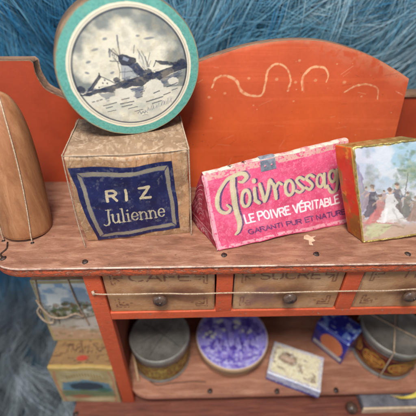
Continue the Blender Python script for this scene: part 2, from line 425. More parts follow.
M_pink = printed('pink_printed_card', rough=.5, var=.2, bmp=.3, dirt=(240, 170, 185), dirt_a=.3, sc=26)
M_gloss = printed('glossy_print', rough=.28, bmp=.12, spec=.6, coat=.5, var=.08, dirt_a=.1)
M_lidart = printed('faded_lid_print', rough=.55, var=.1, bmp=.15, dirt=(160, 152, 134), dirt_a=.2, sc=16)
M_card = plain('brown_card', (130, 98, 74), (180, 148, 118), sc=8, rough=.75, bmp=.35)
M_brown = plain('aged_brown_card', (92, 70, 54), (134, 108, 84), sc=9, rough=.75)
M_palecard = plain('pale_chip_wood', (176, 140, 104), (206, 172, 136), sc=7, rough=.7, scl=(1, 1, 6))
M_pinkcard = plain('worn_pink_card', (196, 96, 120), (222, 176, 176), sc=9, rough=.6, lo=.4, hi=.58)
M_steel = plain('dull_steel', (104, 110, 124), (160, 164, 172), sc=16, rough=.42, metal=.3, bmp=.25)
M_blacktin = plain('blackened_tin', (104, 101, 95), (158, 153, 143), sc=7, rough=.42, metal=.25, bmp=.2, spec=.5, lo=.3, hi=.7)
M_nail = plain('nail_iron', (40, 32, 30), (96, 80, 72), sc=40, rough=.5, metal=.7)
M_knob = plain('dark_turned_knob', (52, 36, 30), (104, 80, 66), sc=22, rough=.45, coat=.3)
M_string = plain('twine', (150, 122, 98), (206, 184, 158), sc=60, rough=.85, bmp=.6, bs=120)
M_palestring = plain('pale_thread', (150, 128, 106), (196, 176, 152), sc=60, rough=.85, bmp=.6, bs=120)
M_gold = plain('crumpled_gold_foil', (170, 140, 60), (236, 220, 150), sc=24, rough=.28, metal=.75, bmp=.8, bs=26)
M_loaf = wood('sugar_loaf_wood', (128, 80, 50), (154, 104, 70), (176, 128, 90), grain=(6, 6, 1.2), stain=.28, stain_col=(130, 84, 58), rough=.5, bmp=.12)
M_teal = plain('teal_paper', (66, 140, 128), (104, 178, 162), sc=20, rough=.7, bmp=.25)
M_cobalt = plain('cobalt_glazed_paper', (14, 26, 110), (34, 56, 168), sc=6, rough=.2, coat=.7, bmp=.25, bs=14, spec=.6)
M_navy = plain('navy_paper', (30, 40, 84), (52, 66, 128), sc=16, rough=.5)
M_yellow = plain('yellow_ribbon', (206, 186, 70), (226, 206, 100), sc=16, rough=.6)
M_torn = plain('torn_paper', (190, 160, 130), (222, 200, 170), sc=16, rough=.8)
M_greywood = plain('grey_slate_card', (84, 84, 92), (124, 122, 128), sc=9, rough=.6)

# ------------------------------------------------------------------ the fur rug behind and below
def fur_surface(s, x):
    """s = run along the rug from the floor in front to the hanging top: returns y, z"""
    yb, zf = 2.35, -3.0
    if s < 4.2: return np.array([x, -2.5+s, zf+.0])
    t = s-4.2; R = .65
    if t < R*math.pi/2: a = t/R; return np.array([x, 1.7+R*math.sin(a), zf+R-R*math.cos(a)])
    return np.array([x, yb, zf+R+t-R*math.pi/2])
ss = np.linspace(0, 10.6, 60); xs = np.linspace(-7, 7, 60)
V = np.array([[fur_surface(a, b) for b in xs] for a in ss]).reshape(-1, 3)
V[:, 1] += .12*(fbm(V[:, 0]*.8, V[:, 2]*.8, 3, 5)-.5)
M_pelt, nt, b = new_mat('fur_backing'); b.inputs['Base Color'].default_value = (*lin((38, 74, 94)), 1); b.inputs['Roughness'].default_value = .9
rug = mesh('fur_backing', V, gridq(60, 60), M_pelt)
M_fur, nt, b = new_mat('blue_fur'); at = N(nt, 'ShaderNodeAttribute', attribute_name='Print'); nt.links.new(at.outputs[0], b.inputs['Base Color'])
b.inputs['Roughness'].default_value = .75; b.inputs['Specular IOR Level'].default_value = .2; b.inputs['Sheen Weight'].default_value = .15
def make_fur(nc, per):
    """tufts: strands spring from neighbouring roots and gather towards the tuft's tip"""
    cx = rng.uniform(-5.2, 5.8, nc); cs = rng.uniform(2.4, 10.4, nc)
    p0 = np.array([fur_surface(a, c) for a, c in zip(cs, cx)])
    keep = ~((abs(p0[:, 0]-.8) < 1.5) & (p0[:, 2] > -2.6) & (p0[:, 2] < .1)); cx, cs = cx[keep], cs[keep]; nc = len(cx)
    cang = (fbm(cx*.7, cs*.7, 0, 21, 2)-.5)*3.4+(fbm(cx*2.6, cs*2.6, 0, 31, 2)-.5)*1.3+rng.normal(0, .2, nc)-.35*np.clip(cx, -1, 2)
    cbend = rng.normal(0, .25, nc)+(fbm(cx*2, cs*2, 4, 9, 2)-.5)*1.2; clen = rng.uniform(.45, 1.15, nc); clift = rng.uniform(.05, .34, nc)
    ctone = fbm(cx*1.1, cs*1.1, 2, 77, 3)*1.1-.16+rng.normal(0, .16, nc)+.11*(cx-.1)+.06  # tone rises with x: brighter light at the right put into the tuft colour
    idx = np.repeat(np.arange(nc), per); n = len(idx)
    ox, os_ = rng.normal(0, .055, n), rng.normal(0, .055, n); x, s = cx[idx]+ox, np.clip(cs[idx]+os_, 0, 10.55)
    p = np.array([fur_surface(a, c) for a, c in zip(s, x)])
    wall = sstep(-2.9, -2.0, p[:, 2])
    nrm = np.c_[np.zeros(n), -wall, 1-wall]; nrm /= np.linalg.norm(nrm, axis=1, keepdims=True)
    tdown = np.c_[np.zeros(n), -(1-wall), -wall]; tdown /= np.linalg.norm(tdown, axis=1, keepdims=True)
    side = np.tile([1., 0, 0], (n, 1)); ang = cang[idx]+rng.normal(0, .07, n)
    d = tdown*np.cos(ang)[:, None]+side*np.sin(ang)[:, None]
    ln = clen[idx]*rng.uniform(.75, 1.1, n); k = 7; t = np.linspace(0, 1, k)
    bend = cbend[idx]+rng.normal(0, .05, n); lift = clift[idx]*rng.uniform(.8, 1.2, n); perp = np.cross(nrm, d)
    P = p[:, None]+d[:, None]*(ln[:, None]*t)[..., None]+nrm[:, None]*(lift[:, None]*np.sin(t*2.1))[..., None]+perp[:, None]*(bend*ln)[:, None, None]*(t**2)[None, :, None]
    P = P-(side*ox[:, None]-tdown*os_[:, None])[:, None]*(.8*t**1.2)[None, :, None]
    wd = perp+nrm*rng.normal(0, .7, n)[:, None]; wd /= np.linalg.norm(wd, axis=1, keepdims=True)
    w = (rng.uniform(.0022, .005, n)[:, None]*(1-t**2*.85))[..., None]*wd[:, None]
    V = np.stack([P-w, P+w], 2)
    base = np.arange(n)[:, None]*(2*k)+np.arange(k-1)[None, :]*2
    Q = np.stack([base, base+1, base+3, base+2], -1).reshape(-1, 4)
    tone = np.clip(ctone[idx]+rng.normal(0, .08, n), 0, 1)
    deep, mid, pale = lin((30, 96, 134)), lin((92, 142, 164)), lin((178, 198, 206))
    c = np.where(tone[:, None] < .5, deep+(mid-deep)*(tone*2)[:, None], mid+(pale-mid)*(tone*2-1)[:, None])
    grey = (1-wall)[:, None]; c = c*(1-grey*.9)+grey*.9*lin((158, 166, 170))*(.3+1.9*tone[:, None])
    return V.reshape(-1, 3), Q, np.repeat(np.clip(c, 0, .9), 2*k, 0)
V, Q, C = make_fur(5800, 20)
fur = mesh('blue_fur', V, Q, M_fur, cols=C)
rug['kind'] = 'structure'; rug.name = 'backdrop'
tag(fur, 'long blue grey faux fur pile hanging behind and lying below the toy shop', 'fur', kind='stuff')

# ------------------------------------------------------------------ the toy shop cabinet
shop = thing('toy_grocery_shop', 'orange painted wooden toy grocery shop with drawers, counter and curved back board', 'toy shop', (.565, .5, -2.2))
# counter top with rounded front corners
def rounded_outline(x0, x1, y0, y1, r):
    pts = []
    for cx, cy, a in ((x0+r, y0+r, 180), (x1-r, y0+r, 270)):
        pts += [(cx+r*math.cos(math.radians(t)), cy+r*math.sin(math.radians(t))) for t in np.linspace(a, a+90, 10)]
    return pts+[(x1, y1), (x0, y1)]
mb = MB(); plate(mb, rounded_outline(-1.74, 3.87, 0.0, 1.31, .34), -.018, 0, bev=.008); mb.build('counter', M_counter, shop)
mb = MB(); plate(mb, rounded_outline(-1.746, 3.876, -.006, 1.305, .343), -.022, -.006, bev=.004); mb.build('counter_lip', plain('bare_pale_lip', (150, 112, 96), (212, 184, 166), sc=9, rough=.7, lo=.4, hi=.6), shop)
mb = MB(); plate(mb, rounded_outline(-1.733, 3.863, .006, 1.30, .335), -.112, -.016, bev=.01); mb.build('counter_edge', M_rim, shop)
# splits, gouges in the counter: shallow dark cracks
mb = MB()
for pts in ([(-1.60, .27, .0025), (-1.575, .2, .0025), (-1.59, .14, .0025), (-1.555, .1, .0025)],):
    tube(mb, pts, .007, 5)
mb.build('crack', M_nail, shop)
mb = MB()
q = np.array([(.70,.30),(.73,.315),(.755,.29),(.80,.30),(.765,.27),(.775,.24),(.74,.225),(.745,.19),(.715,.20),(.725,.25),(.69,.265)])
plate(mb, q[::-1], -.001, .004, bev=.0015); mb.build('paint_chip', plain('bare_wood_chip', (176, 144, 116), (206, 182, 154), sc=30), shop)
for (x, y) in ((-.951, .05), (.055, .101), (.739, .098), (1.425, .085), (-1.555, .098), (-.035, .65)):
    mb = MB(); lathe(mb, [(.0, .010), (.014, .009), (.022, .004), (.024, -.004)], (x, y, 0), 12, wob=.3, seed=int(abs(x)*50)); mb.build('nail', M_nail, shop)
# arched back board with its faded scroll
def arch_top(x):
    k = np.array([(-.42, 1.0), (-.34, 1.06), (-.11, 1.135), (.007, 1.175), (.265, 1.245), (.557, 1.28), (.858, 1.265), (1.18, 1.18), (1.42, 1.075), (1.55, 1.005)])
    s = spline(k, 10); return np.interp(x, s[:, 0], s[:, 1])
nu, nv = 620, 330
u, v = np.meshgrid(np.linspace(0, 1, nu), np.linspace(0, 1, nv), indexing='ij')
xt = -.37+u*(1.552+.37); xb = -.50+u*(1.665+.50)
Z = -.01+(arch_top(xt)+.01)*v; Xx = xb+(xt-xb)*(Z/1.02)
art = Art(Xx, -Z, (204, 92, 48), .006); art.rs = 70.
cream = (226, 172, 128)
d_top = arch_top(xt)-Z
edge_w = sstep(.030, .004, d_top+(fbm(Xx*10, Z*10, 0, 3)-.5)*.03)*sstep(.25, .6, fbm(Xx*5, Z*3, 0, 8))
rub = sstep(.15, .0, d_top+(fbm(Xx*4, Z*6, 0, 13)-.5)*.10)*sstep(.5, 1.0, Xx)*.55*sstep(.3, .6, fbm(Xx*26, Z*26, 0, 5))
art.mix(np.clip(edge_w*.7+rub, 0, .85), (222, 176, 140))
art.mix(np.clip(fbm(Xx*1.6, Z*2.2, 0, 12)-.45, 0, 1)*1.2, (186, 70, 40))
art.mix(sstep(.45, 1.2, Z+(fbm(Xx*2.5, Z*2.5, 0, 29)-.5)*.5)*.55, (190, 84, 58))
art.mix(sstep(.56, .7, fbm(Xx*.9, Z*26, 0, 19))*.22, (222, 108, 66))
def sc(pts, w=.013, a=.75, rag=.35):
    P = spline(np.array(pts), 10)*np.array([1, -1]); P[:, 1] += .005; P += (fbm(P[:, 0]*10, P[:, 1]*10, 0, 5)[:, None]-.5)*.014
    art.line(P, np.array(w)*.6, cream, a=a*.6, soft=.010); art.line(P, np.array(w)*.95, (232, 186, 146), a=a*.7, rag=.3, soft=.006, seed=9)
    art.line(P, np.array(w)*.75, cream, a=a*.55, rag=.25, soft=.011, seed=4); art.line(P, np.array(w)*1.1, cream, a=a, rag=.06, soft=.006, seed=9)
    # the artist's brush: scale of the break-up follows art units
sc([(-.014,.947),(.024,1.015),(.094,1.03),(.174,1.0),(.218,.923),(.293,.883),(.39,.891),(.41,1.0),(.418,1.074),(.482,1.118),(.563,1.089),(.608,.999),(.596,.922)], [.014, .018, .024, .014, .018, .01, .016], .7, 0)
sc([(.717,.921),(.70,1.014),(.757,1.088),(.849,1.096),(.901,1.036),(.897,.983)], [.012, .02, .012, .006], .7, 0)
sc([(1.061,.904),(1.13,.952),(1.23,.967),(1.321,.935),(1.348,.85)], [.008, .018, .010, .006], .6, 0)
for (x, z), r in (((.275, 1.015), .014), ((.496, 1.007), .016), ((.65, .984), .014), ((.806, .999), .015), ((1.041, .983), .016), ((.658, .833), .010), ((.654, 1.146), .012), ((.091, .899), .013), ((-.037, .868), .014), ((-.019, .692), .014), ((.33, .8), .008), ((.95, 1.12), .008), ((1.21, .87), .01)):
    art.ell(x, -z+.005, r*.85, r*.7, cream, .5, soft=.7)
for i in range(46):      # knocks and hairline scratches in the enamel
    x, z = rng.uniform(-.2, 1.6), rng.uniform(.15, 1.15); l = rng.uniform(.02, .12); an = rng.normal(.2, .5)
    art.line([(x, -z), (x+l*math.cos(an), -z-l*math.sin(an))], rng.uniform(.002, .005), (228, 160, 124) if i % 3 else (120, 48, 30), rng.uniform(.25, .6), soft=.006)
for i in range(46):
    x, z = rng.uniform(-.2, 1.6), rng.uniform(.1, 1.2); r = rng.uniform(.002, .005); art.ell(x, -z, r*1.4, r, (226, 170, 134) if i % 2 else (110, 46, 30), rng.uniform(.3, .7), soft=.6)
art.C *= (.90+.10*fbm(Xx*60, Z*60, 0, 44, 2)+.10*fbm(Xx*7, Z*5, 0, 45, 4))[..., None]
mb = MB(); yb = 1.03
P = np.stack([Xx, np.full_like(Xx, yb), Z], -1); mb.add(P.reshape(-1, 3), gridq(nu, nv))
mb.build('back_board', M_back, shop, cols=np.clip(art.C, 0, 1).reshape(-1, 3))
t = np.linspace(0, 1, 90); xo = -.37+t*1.922
prof = np.vstack([[(-.50, -.01)], np.c_[xo, arch_top(xo)], [(1.665, -.01)]])[::-1]
mb = MB(); plate(mb, prof, yb+.004, yb+.115, bev=.006, plane='xz'); mb.build('back_board_core', M_edgewood, shop)
# lower back piece with its raised left end and concave shoulder
sh = [(-2.6, 1.116), (-1.44, 1.116), (-1.425, 1.10), (-1.428, 1.012), (-1.394, .911), (-1.347, .872), (-1.277, .835), (-1.212, .805), (-1.1, .765), (-.9, .74), (-.2, .74), (-.2, -.01), (-2.6, -.01)]
sh = np.vstack([sh[:3], spline(np.array(sh[2:9]), 6), sh[9:]])
mb = MB(); plate(mb, sh, 1.150, 1.26, bev=.006, plane='xz'); mb.build('shoulder_board_core', M_edgewood, shop)
mb = MB(); plate(mb, sh*np.array([1, 1])-np.array([0, .006]), 1.1465, 1.154, bev=.003, plane='xz'); mb.build('shoulder_board', M_shadedred, shop)
mb = MB(); plate(mb, [(1.5, .80), (3.3, .80), (3.3, -.01), (1.5, -.01)][::-1], 1.22, 1.30, bev=.006, plane='xz'); mb.build('side_board', M_shadedred, shop)
mb = MB(); cuboid(mb, (1.5, 1.2, .80), (3.3, 1.33, .835), .006); mb.build('side_board_edge', M_edgewood, shop)
# uprights
YD = .047
for i, x in enumerate((-1., 0., 1., 2., 3.)):
    full = i in (0, 4); mb = MB()
    cuboid(mb, (x, YD-.004, -2.2 if full else -.592), (x+.13, YD+.07, -.113), .008, 6, amp=.004, seed=i); mb.build('upright', M_orange, shop)
mb = MB(); cuboid(mb, (-.872, YD-.002, -.682), (2.998, YD+.08, -.588), .01, 40, amp=.006, seed=9); mb.build('rail', M_orange, shop)
for x in (-.99, 3.07):
    mb = MB(); cuboid(mb, (x, YD+.068, -2.19), (x+.05, 1.1, -.113), .006); mb.build('side_panel', M_inside, shop)
mb = MB(); cuboid(mb, (-.94, 1.05, -2.19), (3.07, 1.1, -.113), .006); mb.build('inner_back', M_inside, shop)
mb = MB(); cuboid(mb, (-.94, YD+.08, -.64), (3.07, 1.048, -.60), .006); mb.build('drawer_floor', M_inside, shop)
# lower shelf and bottom board
mb = MB(); plate(mb, rounded_outline(-.985, 3.12, 0.0, 1.046, .32), -1.980, -1.961, bev=.008); mb.build('lower_shelf', M_shelf, shop)
mb = MB(); plate(mb, rounded_outline(-.979, 3.114, .006, 1.046, .316), -2.06, -1.978, bev=.01); mb.build('lower_shelf_edge', wood('pink_edge', (178, 110, 86), (200, 134, 108), (216, 160, 132), stain=.3), shop)
mb = MB(); cuboid(mb, (-1.52, -.42, -2.28), (3.6, 1.1, -2.202), .01, 8, amp=.004); mb.build('bottom_board', M_bottom, shop)
for (x, y, z) in ((-.035, .039, -1.961), (.685, .023, -1.961), (1.323, .019, -1.961), (-1.02, .42, -1.961), (-1.49, -.06, -2.2)):
    mb = MB(); lathe(mb, [(.0, .012), (.018, .010), (.028, .004), (.03, -.004)], (x, y, z), 12, wob=.3, seed=3); mb.build('nail', M_nail, shop)
# drawers with worn lettering
def ornament(a, cx, cy, sx, sy):
    for q in ([(0, 0), (0, -10), (2.5, -10), (2.5, -3)], [(0, 0), (9, 0), (9, -2.5), (3, -2.5)], [(3, -3), (6, -6)]):
        P = np.array(q)*.01*np.array([sx, sy])+np.array([cx, cy]); a.line(P, .013, (110, 62, 48), a=.7, rag=.36, seed=int(abs(cx)*30))
def drawer(x0, x1, word, wx, side):
    dr_ = MB(); cuboid(dr_, (x0, YD+.012, -.586), (x1, YD+.9, -.118), .006, 4)
    body = dr_.build('drawer', M_card, shop)
    nu, nv = 230, 120; u, v = np.meshgrid(np.linspace(0, 1, nu), np.linspace(0, 1, nv), indexing='ij')
    X = x0+.006+u*(x1-x0-.012); Zz = -.58+v*.455
    a = Art(X, -Zz, (176, 128, 88), .006); a.rs = 90.
    a.mix(sstep(.35, .7, fbm(X*3, Zz*14, side, 3))*.45, (172, 122, 84)); a.mix(sstep(.5, .75, fbm(X*5, Zz*5, side, 13))*.35, (214, 178, 140))
    cx = (x0+x1)/2; ink = (112, 66, 52)
    write(a, word, (wx[0], .222), (wx[1], .222), .085, ink, .017, a=.72, rag=.42, seed=side)
    for sx, cxx in ((1, x0+.06), (-1, x1-.06)):
        ornament(a, cxx, .155, sx, -1.); ornament(a, cxx, .53, sx, 1.)
        for q in range(3): a.ell(cxx+sx*(.05+.035*q), .505-.012*q, .013, .010, ink, .5, soft=.5)
    for k in range(5):
        bx, bz, br = rng.uniform(x0, x1), rng.uniform(.2, .56), rng.uniform(.02, .07); a.ell(bx, bz, br*1.5, br, (128, 84, 60), rng.uniform(.2, .45), soft=.8)
    for k in range(9):
        bx, bz = rng.uniform(x0, x1-.1), rng.uniform(.16, .56); a.line([(bx, bz), (bx+rng.uniform(.03, .15), bz+rng.normal(0, .01))], .004, (120, 78, 56) if k % 2 else (216, 182, 146), .5, soft=.006)
    # ink and grease stains round the knob
    a.mix(np.clip(sstep(.16, .03, np.hypot((X-cx+.01)*.8, Zz+.40)+(fbm(X*12, Zz*12, side, 6)-.5)*.12), 0, 1)*.65, (96, 58, 46))
    if side == 2: a.mix(np.clip(sstep(.15, .05, np.hypot((X-x0-.22)*.75, Zz+.42)+(fbm(X*14, Zz*14, 9, 6)-.5)*.13), 0, 1)*.8, (140, 98, 88))
    if side == 1: a.mix(np.clip(sstep(.12, .04, np.hypot((X-x0-.62)*.6, Zz+.40)+(fbm(X*14, Zz*14, 9, 16)-.5)*.13), 0, 1)*.6, (108, 60, 48))
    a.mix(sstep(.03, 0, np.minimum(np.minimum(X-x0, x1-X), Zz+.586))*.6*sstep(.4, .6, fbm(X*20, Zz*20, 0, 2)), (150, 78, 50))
    mb = MB(); Y = YD+.008+.002*fbm(X*5, Zz*9, 0, 3); mb.add(np.stack([X, Y, Zz], -1).reshape(-1, 3), gridq(nu, nv))
    mb.build('drawer_front', M_drawer, body, cols=np.clip(a.C, 0, 1).reshape(-1, 3))
    ax = np.array([[1, 0, 0], [0, 0, -1], [0, 1, 0]], float).T
    k = MB(); lathe(k, [(.0, .075), (.03, .072), (.052, .058), (.058, .042), (.050, .026), (.024, .014), (.022, 0)], (cx+{1: -.005, 2: .02, 3: -.015, 4: 0}[side], YD+.006, -.40), 28, axis=np.array([[1, 0, 0], [0, 0, -1.], [0, 1, 0]]), wob=.08, seed=side)
    k.build('knob', M_knob, body)
    k = MB(); lathe(k, [(0, .083), (.009, .081), (.011, .07)], (cx+.02*(side == 2), YD+.006, -.392), 10, axis=np.array([[1, 0, 0], [0, 0, -1.], [0, 1, 0]])); k.build('knob_nail', M_nail, body)
drawer(-.862, -.010, 'CAFÉ', (-.66, -.20), 1)
drawer(.140, .990, 'SUCRE', (.34, .80), 2)
drawer(1.140, 1.992, 'THÉ', (1.42, 1.78), 3)
drawer(2.140, 2.992, '', (2.4, 2.8), 4)

# twine drawn across the drawer fronts
mb = MB(); pts = [(-.96, .035, -.315), (-.93, .022, -.318)]+[(x, .02+.003*math.sin(x*9), -.322-.012*math.sin((x+.9)*1.05)+.003*math.sin(13*x)) for x in np.linspace(-.85, 2.0, 14)]+[(2.2, .02, -.33), (2.9, .02, -.325), (3.07, .036, -.32)]
tube(mb, pts, .0058, 6); tube(mb, [(-.955, .036, -.30), (-.945, .025, -.318), (-.95, .036, -.34)], .012, 6)
s_ = mb.build('string', M_string, None); tag(s_, 'thin pale string stretched across the three drawer fronts', 'string')

# ------------------------------------------------------------------ sugar loaf of wood on the counter
loaf = thing('sugar_loaf', 'tapered brown wooden sugar loaf tied at the left end of the counter', 'sugar loaf', (-1.51, .43, 0))
ax_up = Vector((.05, .17, 1.0)).normalized(); ax_x = Vector((1, 0, 0)); ax_y = ax_up.cross(ax_x).normalized(); ax_x = ax_y.cross(ax_up).normalized()
AX = np.array([ax_x, ax_y, ax_up]).T
lp = [(0, .0), (.16, .0), (.180, .012), (.184, .05), (.182, .25), (.176, .45), (.165, .62), (.147, .78), (.122, .90), (.092, .98), (.058, 1.03), (.025, 1.052), (0, 1.057)]
lps = spline(np.array(lp), 4)
mb = MB(); lathe(mb, lps, (-1.51, .43, .004), 72, axis=AX, wob=.01); mb.build('loaf_body', M_loaf, loaf)
def loaf_pt(phi, h, off=.006):
    r = np.interp(h, np.array(lp)[1:, 1], np.array(lp)[1:, 0])+off
    return np.array([-1.51, .43, .004])+AX@np.array([r*math.cos(phi), r*math.sin(phi), h])
mb = MB()
for phi in (-1.02, -2.35):
    b0 = loaf_pt(phi, .0, .03); b0[2] = -.01
    tube(mb, [b0]+[loaf_pt(phi+.1*math.sin(h*3), h) for h in (.02, .2, .4, .6, .75, .88, .97, 1.03, 1.05)]+[loaf_pt(phi, 1.056, -.02)], .005, 6)
mb.build('string', M_string, loaf)
mb = MB()
for phi in (-1.02, -2.35):
    b0 = loaf_pt(phi, .0, .03); mb = MB(); lathe(mb, [(0, .004), (.013, .003), (.016, -.003)], (b0[0]+.002, b0[1]-.008, 0), 10); mb.build('nail_hole', M_nail, loaf)


# ------------------------------------------------------------------ rice box
RZ = Hexa.frame((-1.005, .262, .003), .812, .60, .738, 7.5, 1.5, .9, r=.020, amp=.022, freq=3.4, seed=5)
rice = thing('rice_box', 'square brown card box with navy RIZ Julienne label under the windmill box', 'box', (-.65, .55, 0))
mb = MB(); RZ.body(mb, 30); box = mb.build('box_body', M_card, rice)
FA = [(65, 158), (187, 150), (190, 232), (85, 243)]     # drawing coordinates of the front
def p_card(a):
    a.blot(.05, .35, .65, (178, 140, 104), .6, 3); a.blot(.12, .5, .7, (150, 112, 82), .55, 8); a.blot(.35, .52, .66, (208, 178, 146), .5, 12); a.blot(.9, .6, .7, (120, 86, 64), .5, 15)
    a.blot(.02, .5, .6, (196, 146, 104), .5, 55)
    for k in range(14):   # creases
        x, y = rng.uniform(66, 188), rng.uniform(152, 240); an = rng.uniform(-1, 1)+(1.5 if k % 2 else 0); l = rng.uniform(4, 16)
        a.line(spline([(x, y), (x+l*.5*math.cos(an)+1, y+l*.5*math.sin(an)), (x+l*math.cos(an), y+l*math.sin(an))], 5), .5, (120, 90, 68) if k % 3 else (222, 200, 172), a=.5)
    a.line([(66, 160), (187, 152)], 2.6, (216, 190, 160), .6, rag=.3)
    for k in range(10):
        x = rng.uniform(66, 186); a.line(spline([(x, 154), (x+rng.uniform(-3, 3), 160), (x+rng.uniform(-5, 5), 168)], 5), .6, (104, 76, 58), .5)
    a.blot(.08, .56, .68, (122, 88, 64), .5, 66)
    a.line([(187.5, 152), (190, 232)], 2.5, (222, 204, 178), .5, rag=.3)
sheet('front_paper', RZ, 'front', FA, 200, 160, (174, 136, 100), p_card, M_paper, rice, lift=.0025)
def p_top(a):
    a.blot(.06, .35, .65, (150, 124, 100), .6, 23); a.blot(.12, .5, .7, (124, 100, 80), .45, 28); a.blot(.4, .5, .68, (196, 172, 146), .4, 32)
    for cx, cy, k in ((165, 126, 4), (150, 138, 3), (100, 140, 3), (85, 128, 3)):
        for j in range(k):
            t = np.linspace(0, 5.2, 26); rr = 3+2.4*j; wv = 1+.14*np.sin(t*3+j)
            a.line(np.c_[cx+rr*1.6*wv*np.cos(t+j), cy+rr*.75*wv*np.sin(t+j)], .55, (104, 80, 62), a=.55)
    for k in range(16):
        x, y = rng.uniform(70, 186), rng.uniform(118, 154); an = rng.uniform(-.5, .5); l = rng.uniform(5, 18)
        a.line(spline([(x, y), (x+l*.5, y+l*.5*math.sin(an)+1), (x+l, y+l*math.sin(an))], 5), .6, (104, 80, 62) if k % 2 else (206, 184, 158), a=.5)
sheet('top_paper', RZ, 'top', [(75, 118), (184, 116), (187, 150), (65, 158)], 180, 120, (146, 118, 92), p_top, M_paper, rice, lift=.0025)
def p_riz(a):
    a.warp(.5, .25); a.blot(.1, .4, .7, (34, 40, 88), .6, 2); a.blot(.25, .55, .75, (62, 68, 104), .3, 6)
    band = (146, 136, 116)
    O = [(77.5, 171.0), (166.6, 164), (175.0, 222), (98.5, 236)]; I = [(82.6, 174.8), (162.8, 168), (170.6, 219), (101.8, 232.2)]
    for i in range(4):
        j = (i+1) % 4; a.poly([O[i], O[j], I[j], I[i]], band, .85)
    for i in range(4): a.line([O[i], I[i]], .8, (40, 46, 92))
    a.line(I+[I[0]], .7, (60, 62, 100), a=.7)
    cr = (196, 180, 146)
    write(a, 'R', (106.6, 197.6), (115.6, 196.2), 10.6, cr, 2.5); write(a, 'I', (123.6, 195.2), (125.2, 195.0), 10.4, cr, 2.7); write(a, 'Z', (137.6, 193.2), (147.6, 191.8), 10.2, cr, 2.5)
    write(a, 'Julienne', (104.0, 220.8), (162.0, 212.0), 13.6, (182, 172, 146), 1.7, LC, nib=(.1, .34))
    a.blot(.3, .64, .76, (118, 116, 124), .3, 16)
sheet('label', RZ, 'front', FA, 330, 270, (24, 28, 70), p_riz, printed('navy_label_print', rough=.4, bmp=.3, var=.15, dirt=(80, 84, 110), dirt_a=.35), rice, sub=[(70, 166.5), (170.6, 160), (178.6, 224.5), (96.5, 240)], lift=.006, aa=.35,
      curl=lambda u, v: np.stack([0*u, -.012*np.exp(-((u*3)**2+((v-1)*5)**2))-.010*np.exp(-((u-.35)**2*30+(v*7)**2)), 0*u], -1))
mb = MB()
def onf(u, v, side='front', lift=.012): return RZ.face(side, np.array(u, float), np.array(v, float), lift)
fl = RZ.at(np.array([0, 0, 0.])); 
tube(mb, [(-.985, .20, -.005), onf(.0, .25, lift=.02), onf(-.0, .6, lift=.016), onf(0., .97, lift=.012), onf(.0, .08, 'top', .01), onf(.03, .6, 'top', .01), onf(.03, 1, 'top', .01)], .004, 6)
tube(mb, [(-.19, .33, -.005), onf(1., .25, lift=.018), onf(1., .6, lift=.014), onf(1., .97, lift=.012), onf(1., .1, 'top', .01), onf(.98, 1, 'top', .01)], .0055, 6)
tube(mb, [onf(0.0, 1., lift=.010), onf(.3, 1.0, lift=.010), onf(.7, 1.0, lift=.010), onf(1., 1., lift=.010)], .0035, 6)
mb.build('string', M_palestring, rice)

# ------------------------------------------------------------------ round windmill box standing on the rice box
mill = thing('round_box', 'round box with teal rim and blue windmill picture leaning on the rice box', 'round box', (-.552, .6, .74))
yw, tl = math.radians(22), 0.
ux = np.array([math.cos(yw), math.sin(yw), 0]); n0 = np.array([math.sin(yw), -math.cos(yw), 0])
uz = math.cos(tl)*np.array([0, 0, 1])-math.sin(tl)*n0; nn = np.cross(ux, uz)
nn = np.cross(ux, uz); ux = ux*1.03; uz = uz*.972
MC = np.array([-.543, .60, 1.178]); R0 = .446; AXM = np.array([ux, uz, nn]).T   # the old card has gone a little out of round
# picture: polar grid, drawing coordinates centred (128, 65.5) with radius 72
nr, nt_ = 230, 640
rr, th = np.meshgrid(np.linspace(0.002, 1, nr), np.linspace(0, 2*np.pi, nt_, endpoint=False), indexing='ij')
X = 133+66.5*rr*np.cos(th); Y = 68.8-71*rr*np.sin(th)-4.4*rr*np.cos(th); Rr = rr*72
a = Art(X, Y, (208, 202, 182), .45)
a.blot(.06, .35, .65, (220, 214, 196), .6, 3); a.warp(.32, .45)
n1 = fbm(X*.07, Y*.07, 0, 61); ringd = np.hypot(X-127, (Y-58)*1.18)
a.mix(sstep(33, 50, ringd+(n1-.5)*34)*sstep(.1, .6, fbm(X*.05, Y*.05, 0, 9)+.2)*.9*(Y < 88), (104, 112, 112))
a.mix(sstep(.5, .75, fbm(X*.16, Y*.16, 0, 71))*.28, (150, 154, 150))
a.mix(sstep(86, 92, Y-(X-80)*(-.23)*0)*.45*sstep(.3, .7, fbm(X*.08, Y*.14, 0, 33)), (160, 166, 162))
ink = (32, 40, 62); mid = (78, 88, 110)
# shore
a.poly([(79, 92.5), (96, 87.5), (120, 80), (150, 72), (168, 66), (189.5, 62.5), (188, 68), (170, 73.5), (158, 80), (150, 79), (140, 86), (130, 85), (116, 91), (100, 90), (90, 93)], ink, .92, rag=.25, seed=4)
a.poly([(98, 91), (118, 90), (113, 95), (104, 97)], mid, .6, rag=.5); a.poly([(128, 88), (142, 86), (139, 96), (131, 99)], mid, .7, rag=.5); a.poly([(157, 80), (182, 70), (176, 78), (160, 86)], mid, .65, rag=.6)
